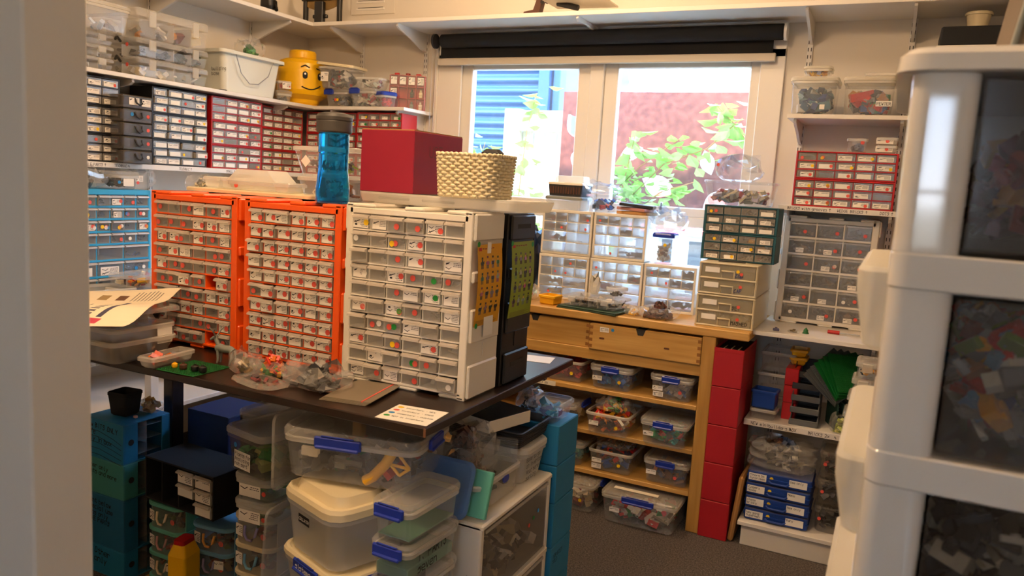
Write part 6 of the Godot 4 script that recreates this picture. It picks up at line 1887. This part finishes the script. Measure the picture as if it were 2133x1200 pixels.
func build_right_side() -> void:
	var t: Node3D
	var q: Node3D
	# tubs on the upper shelf
	q = tub("clear_tub", "clear lidded tub of blue grey bits, right upper shelf", v3(-0.37, 1.815, -3.69), 0, 0.19, 0.2, 0.14, {"lid": M.milky, "body": M.clear_lid, "taper": 0.95, "fill": ["blue grey bits in upper shelf tub", 0, 0.85, 80, 0.03, ["5a8aa0", "7aa0b0", "3a5a7a", "b0b8bc", "e0e0dc", "2a4a8a"]]})
	card(q, v3(0.04, 0.03, 0.099), 0.02, 0.02, 0, true)
	q = tub("clear_tub", "clear lidded tub labelled in black, right upper shelf", v3(-0.155, 1.815, -3.69), 0, 0.2, 0.2, 0.14, {"lid": M.milky, "body": M.clear_lid, "taper": 0.95, "fill": ["red green and dark bits in labelled shelf tub", 0, 0.8, 90, 0.03, ["c02020", "2a7a4a", "3a3a3e", "26407a", "b0763a", "8a8a86"]]})
	card(q, v3(0.06, 0.045, 0.099), 0.06, 0.022, 0, true)
	write(q, "label_writing", "PEWTER", v3(0.034, 0.039, 0.1005), 0, 0.011, M.ink)
	tub("small_tub", "small tub of yellow and blue bits on shelf tub", v3(-0.365, 1.973, -3.68), 0, 0.115, 0.1, 0.037, {"lid": M.milky, "lid_h": 0.01, "r": 0.012, "fill": ["yellow and blue bits in the small top tub", 0, 0.95, 34, 0.014, ["e8b848", "d8902a", "6a80c8", "a0b0e0", "3a4a8a"]]})
	tub("lid_tray", "flat white lid lying on labelled shelf tub", v3(-0.1, 1.973, -3.68), 0, 0.16, 0.14, 0.014, {"body": M.milky, "taper": 0.97, "r": 0.012, "cat": "lid"})
	tub("clear_tub", "clear tub of grey bits hidden behind drawer tower", v3(0.07, 1.815, -3.69), 0, 0.2, 0.2, 0.14, {"lid": M.milky, "body": M.clear_lid, "taper": 0.95, "fill": ["grey bits in the shelf tub behind tower", 0, 0.8, 50, 0.03, DARKS + PALES]})
	for i in 2:
		unit(["red five column drawer unit, lower on right shelf", "red five column drawer unit, upper on right shelf"][i], v3(-0.215, 1.427 + i * 0.1185, -3.63), 0, 0.4, 5, M.red, {"group": "red units right of window", "dots": {"red": 0.5, "yellow": 0.3}})
	unit("red drawer unit half hidden beside the white cabinet", v3(0.17, 1.05, -3.65), 0, 0.34, 4, M.red, {"group": "red units right of window"})
	t = tub("small_tub", "clear upright box with red dot on red unit", v3(-0.18, 1.6645, -3.7), 0, 0.085, 0.08, 0.06, {"body": M.clear_lid, "taper": 0.97, "r": 0.006, "fill": ["grey bits in upright box on red unit", 0, 0.5, 14, 0.014, DARKS]})
	dot(t, v3(0.02, 0.042, 0.038), "red", 0.008)
	for i in 2:
		t = tub("small_tub", ["small labelled box on red unit, lower of two", "small labelled box on red unit, upper of two"][i], v3(-0.065, 1.6645 + i * 0.033, -3.68), 0, 0.085, 0.09, 0.032, {"body": M.frost, "taper": 0.97, "r": 0.004})
		dot(t, v3(0.0, 0.016, 0.043), "red", 0.007)
		card(t, v3(-0.01, 0.016, 0.0425), 0.065, 0.022)
	# low shelf: clear bins, blue and red boxes, grey hoppers, baseplates
	for i in 3:
		tub("clear_bin", ["clear nesting bin, bottom of the low shelf stack", "clear nesting bin, middle of the low shelf stack", "clear nesting bin, top of the low shelf stack"][i], v3(-0.4 + i * 0.004, 0.516 + i * 0.09, -3.62 - i * 0.02), 0, 0.15, 0.22, 0.088, {"body": M.clear_lid, "taper": 0.96, "r": 0.006, "group": "clear nesting bins"})
	tub("clear_bin", "low clear bin under the blue open box", v3(-0.415, 0.516, -3.45), -3, 0.11, 0.1, 0.045, {"body": M.clear_lid, "taper": 0.96, "r": 0.006, "group": "clear nesting bins"})
	t = tub("open_carton", "small open royal blue box on the clear bin", v3(-0.417, 0.562, -3.45), -3, 0.108, 0.095, 0.08, {"body": M.navy, "taper": 0.98, "r": 0.004, "cat": "box"})
	for i in 3:
		card_box("red_box", ["small red box, bottom of the low shelf pile", "small red box, middle of the low shelf pile", "small red box, top of the low shelf pile"][i], v3(-0.322, 0.516 + i * 0.075, -3.56), 0, 0.055, 0.16, 0.0745, M.red, {"group": "small red boxes"})
	for i in 2:
		tub("hopper_bin", ["yellow open bin on the small red boxes, lower", "yellow open bin on the small red boxes, upper"][i], v3(-0.31, 0.742 + i * 0.035, -3.6), 0, 0.075, 0.1, 0.034, {"body": M.bright_yellow, "taper": 0.9, "r": 0.004, "cat": "bin"})
	for i in 5:
		t = thing("hopper_bin", "grey open fronted bin, %s of its stack" % ["lowest", "second lowest", "middle", "second highest", "topmost"][i], "bin", v3(-0.252 - i * 0.002, 0.516 + i * 0.047, -3.5 - i * 0.02), 0, "grey open fronted bins")
		var s := Sh.new()
		s.t = Transform3D(Basis(Vector3.UP, PI / 2), Vector3.ZERO)
		# side walls slope down to the open front
		for z in [-0.055, 0.052]:
			s.prism(PackedVector2Array([Vector2(-0.08, 0), Vector2(0.08, 0), Vector2(0.08, 0.056), Vector2(-0.03, 0.056), Vector2(-0.085, 0.024)]), z, z + 0.003)
		s.t = Transform3D.IDENTITY
		s.box(v3(-0.055, 0, -0.08), v3(0.055, 0.003, 0.08))
		s.box(v3(-0.055, 0.003, -0.08), v3(0.055, 0.056, -0.077))
		s.cbox(v3(-0.058, 0.0, 0.08), v3(0.058, 0.026, 0.086), 0.002)
		part(t, "bin", s, M.dark_grey if i < 3 else M.charcoal)
	for i in 7:
		var pl := thing("baseplate", ["grey studded baseplate, lowest of the leaning fan", "grey studded baseplate, second of the leaning fan", "grey studded baseplate, third of the leaning fan", "green studded baseplate, first green of the fan", "green studded baseplate, second green of the fan", "green studded baseplate, third green of the fan", "green studded baseplate, last of the fan"][i], "baseplate", Vector3.ZERO, 0, "leaning baseplates")
		var lean := Basis(Vector3.BACK, deg_to_rad(-38)) * Basis(Vector3.RIGHT, deg_to_rad(34))
		pl.transform = Transform3D(lean * Basis(Vector3.UP, deg_to_rad(-4 - i * 6.5)), v3(-0.16 + i * 0.012, 0.715, -3.56) + lean.y * i * 0.0065)
		part(pl, "plate", Sh.new().box(v3(-0.09, -0.0015, -0.12), v3(0.09, 0.0015, 0.12)), M.dark_grey if i < 3 else M.green)
		if i in [2, 6]:
			if not cache.has("platestuds"):
				var st := Sh.new()
				for a in 18:
					for c in 24:
						st.t = Transform3D(Basis.IDENTITY, v3(-0.085 + a * 0.01, 0.0015, -0.115 + c * 0.01))
						st.lathe([[0, 0.003], [0.002, 0.003]], 1, false, true)
				cache["platestuds"] = st.mesh()
			part(pl, "studs", cache["platestuds"], M.dark_grey if i < 3 else M.green).set_meta("kind", "stuff")
	for i in 4:
		var rk := thing("plate_rack", "dark green ribbed plate standing under the fan, %s" % ["nearest", "second", "third", "farthest"][i], "baseplate", v3(-0.15 + i * 0.022, 0.516, -3.5 - i * 0.02), 20, "ribbed plates under the fan")
		var s := Sh.new()
		s.box(v3(-0.003, 0, -0.07), v3(0.003, 0.11, 0.07))
		for k in 9:
			s.box(v3(0.003, 0.008 + k * 0.011, -0.066), v3(0.007, 0.013 + k * 0.011, 0.066))
		part(rk, "plate", s, mat("rack_green", "123228", 0.5))
	bag("plastic_bag", "clear bag of lime bits at the low shelf edge", v3(-0.105, 0.516, -3.42), 0, v3(0.1, 0.07, 0.09), {"fill": ["a8b83a", "c8c860", "7a8a2a"], "count": 24, "piece": 0.012})
	# plinth: blue cases with a pile of bags on top, dark boxes beside
	for i in 4:
		t = thing("blue_case", "blue flat case with two white labels, %s of the pile" % ["lowest", "second lowest", "second highest", "highest"][i], "case", v3(-0.312, 0.108 + i * 0.0545, -3.4), [1.0, 0.0, -1.0, 0.5][i], "blue flat cases")
		part(t, "shell", Sh.new().loft([[0.002, 0.122, 0.092, 0.012], [0.006, 0.127, 0.097, 0.012], [0.024, 0.127, 0.097, 0.012], [0.0245, 0.13, 0.1, 0.012], [0.029, 0.13, 0.1, 0.012], [0.03, 0.127, 0.097, 0.012], [0.047, 0.127, 0.097, 0.012], [0.051, 0.122, 0.092, 0.012]], 3), M.navy)
		part(t, "clear_rim", Sh.new().loft([[0.0505, 0.126, 0.096, 0.012], [0.0535, 0.126, 0.096, 0.012]], 3), M.clear_lid)
		part(t, "handle", Sh.new().tube([v3(-0.04, 0.02, 0.098), v3(-0.03, 0.014, 0.106), v3(0.03, 0.014, 0.106), v3(0.04, 0.02, 0.098)], 0.005, 6), M.navy)
		for x in [-0.085, 0.075]:
			card(t, v3(x, 0.028, 0.1008), 0.07, 0.03, 0, true)
			write(t, "label_writing", [["hey gang\nSupermen", "Vary"], ["Chess\nbricks", "New only"], ["Cuspers\nHouse", "Nano"], ["Minors Do\nSurprises", "Use only"]][i][0 if x < 0 else 1], v3(x - 0.031, 0.031, 0.1016), 0, 0.0085, M.ink)
		dot(t, v3(-0.03, 0.031, 0.0985), "yellow", 0.0075)
	for i in 3:
		bag("zip_bag", ["flat clear zip bag on the blue cases, lowest", "flat clear zip bag on the blue cases, middle", "dark printed zip bag on top of the blue cases"][i], v3(-0.32, 0.327 + i * 0.038, -3.4), i * 6.0 - 4, v3(0.27, 0.04, 0.2), {"fill": [PALES, PALES + DARKS, ["3a2a22", "5a4a3a", "2a3a5a"]][i], "count": 26, "piece": 0.016, "crumple": 0.5})
	for i in 3:
		t = tub("dark_tub", "smoky dark tub with black clip, %s of three" % ["lowest", "middle", "highest"][i], v3(-0.105, 0.108 + i * 0.115, -3.43), 0, 0.13, 0.2, 0.096, {"body": M.smoke, "lid": M.smoke, "clips": "f", "clip": M.black, "clip_w": 0.3, "clip_at": 0.25, "taper": 0.94, "group": "smoky dark tubs", "fill": [["navy bits in lowest smoky tub", "navy bits in middle smoky tub", "red and black bits in highest smoky tub"][i], 0, 0.9, 60, 0.02, ["1a2236", "222a40", "14161c"] if i < 2 else ["8a1420", "1a1a1c", "3a2a3a"]]})
		dot(t, v3(-0.04, 0.06, 0.098), "red", 0.007)
	# clear flip organisers on the shelf behind the drawer tower
	for i in 4:
		t = small_case("clear flip organiser, %s of the pile behind drawer tower" % ["lowest", "second lowest", "second highest", "highest"][i], v3(-0.0 + i * 0.008, 0.66 + i * 0.062, -3.02), 0, 0.18, 0.14, 0.06, 3, {"body": M.clear_blue, "group": "clear flip organisers", "fill": [["white and tan bits in lowest flip organiser", "white and tan bits in second flip organiser", "red bits in third flip organiser", "black bits in highest flip organiser"][i], 0.6, 22, 0.014, [["ece6d8", "c8a878", "8a8a90"], ["ece6d8", "b08858", "4a6ab0"], ["7a1a1a", "ece6d8"], ["1a1a1c", "d8a040"]][i]]})
	t = thing("side_stand", "white stand carrying the clear flip organisers", "stand", v3(0.06, 0, -3.02))
	part(t, "top", Sh.new().cbox(v3(-0.14, 0.64, -0.1), v3(0.3, 0.659, 0.08), 0.002), M.shelf)
	part(t, "leg", Sh.new().cbox(v3(-0.02, 0, -0.08), v3(0.28, 0.64, 0.06), 0.002), M.shelf)


func build_drawer_tower() -> void:
	# tall white drawer tower close to the camera; stacked bins with flared rims and smoky drawers
	var t := thing("drawer_tower", "tall white drawer tower with smoky drawers of toy bricks", "drawer tower", v3(0, 0, -0.9))
	var gloss := mat("tower_white", "dcd6cc", 0.05)
	var W := 0.4
	var D := 0.42
	var lev := [1.6, 1.385, 1.174, 0.963, 0.752, 0.541, 0.33, 0.119]
	var ft := 0.038
	for i in lev.size():
		var y: float = lev[i]
		var s := Sh.new()
		if i == 0:
			s.loft([[y - 0.016, W / 2 + 0.002, D / 2 + 0.003, 0.03, W / 2, -D / 2], [y - 0.014, W / 2 + 0.016, D / 2 + 0.006, 0.03, W / 2, -D / 2], [y + 0.002, W / 2 + 0.014, D / 2 + 0.005, 0.03, W / 2, -D / 2], [y + 0.009, W / 2 + 0.006, D / 2 - 0.002, 0.028, W / 2, -D / 2]], 4)
		else:
			s.loft([[y - ft / 2, W / 2 - 0.001, D / 2 - 0.001, 0.02, W / 2, -D / 2], [y - ft / 2 + 0.002, W / 2 + 0.001, D / 2 + 0.001, 0.02, W / 2, -D / 2], [y + ft / 2 - 0.002, W / 2 + 0.001, D / 2 + 0.001, 0.02, W / 2, -D / 2], [y + ft / 2, W / 2 - 0.001, D / 2 - 0.001, 0.02, W / 2, -D / 2]], 4)
		part(t, "rail", s, gloss)
		if i == 0:
			continue
		# flared side rim, seen from above
		var g := Sh.new()
		g.t = Transform3D(Basis.IDENTITY, v3(0, 0, 0))
		g.loft([[y - 0.092, 0.016, D / 2 - 0.024, 0.012, 0.004, -D / 2 - 0.012], [y - 0.088, 0.02, D / 2 - 0.02, 0.014, 0.002, -D / 2 - 0.012], [y - 0.03, 0.027, D / 2 - 0.014, 0.02, -0.003, -D / 2 - 0.012], [y - 0.006, 0.028, D / 2 - 0.013, 0.02, -0.003, -D / 2 - 0.012], [y - 0.001, 0.024, D / 2 - 0.017, 0.018, -0.001, -D / 2 - 0.012]], 5)
		part(t, "side_rim", g, M.milky)
	for i in lev.size() - 1:
		var y1: float = lev[i] - (0.016 if i == 0 else ft / 2)
		var y0: float = lev[i + 1] + ft / 2
		var s := Sh.new()
		for x in [0.0, W - 0.062]:
			s.loft([[y0, 0.031, 0.04, 0.018, x + 0.031, -0.04], [y1, 0.031, 0.04, 0.018, x + 0.031, -0.04]], 4)
		s.cbox(v3(0.006, y0, -D), v3(0.012, y1, -0.05), 0.002)
		s.cbox(v3(W - 0.012, y0, -D), v3(W - 0.006, y1, -0.05), 0.002)
		s.box(v3(0.01, y0, -D), v3(W - 0.01, y1, -D + 0.004))
		part(t, "post_frame", s, gloss)
		if i < 4:
			part(t, "drawer", Sh.new().cbox(v3(0.064, y0 + 0.004, -0.012), v3(W - 0.064, y1 - 0.004, -0.006), 0.003).box(v3(0.064, y0 + 0.004, -D + 0.02), v3(W - 0.064, y0 + 0.008, -0.012)), M.tower_drawer)
			pieces(["red and pink bricks in the tower's top drawer", "red yellow and blue bricks in tower's second drawer", "tan and grey bricks in the tower's third drawer", "dark bricks in the tower's fourth drawer"][i], v3(0, 0, -0.9), 0, v3(0.07, y0 + 0.01, -0.3), v3(W - 0.08, y0 + (y1 - y0) * [0.75, 0.88, 0.85, 0.7][i], -0.018), [260, 420, 320, 120][i], 0.017, [["7a1018", "a01828", "5a1430", "8a2a2a", "c88a20", "3a1a20"], ["b01414", "d8d0bc", "e8a010", "1c3f8a", "8a8a86", "5a88a8", "2a2a2c", "b86a2a", "6a8a2a", "c01818"], ["c8b898", "a89878", "6a6a64", "3a3a3a", "d8d0bc", "4a3a2a"], DARKS][i], true)
	bag("plastic_bag", "clear bag lying in the tower's second drawer", v3(0.2, 1.2, -1.0), 0, v3(0.22, 0.06, 0.14), {"crumple": 0.7})
	t = thing("fabric_basket", "grey brown woven fabric basket on the drawer tower", "basket", v3(0.22, 1.61, -1.12), 0)
	var cloth := mat("woven_cloth", "6a5c4c", 0.95)
	grain(cloth, "4c4136", "8a7a66", v3(40, 90, 40), 0.2, 44, 2)
	part(t, "cloth", Sh.new().loft([[0.0, 0.135, 0.13, 0.02], [0.2, 0.105, 0.16, 0.02], [0.2, 0.1, 0.15, 0.02], [0.01, 0.125, 0.12, 0.02]], 3), cloth)
	part(t, "piping", Sh.new().tube([v3(-0.131, 0.0, 0.125), v3(-0.101, 0.2, 0.155)], 0.0035, 5), M.grey)
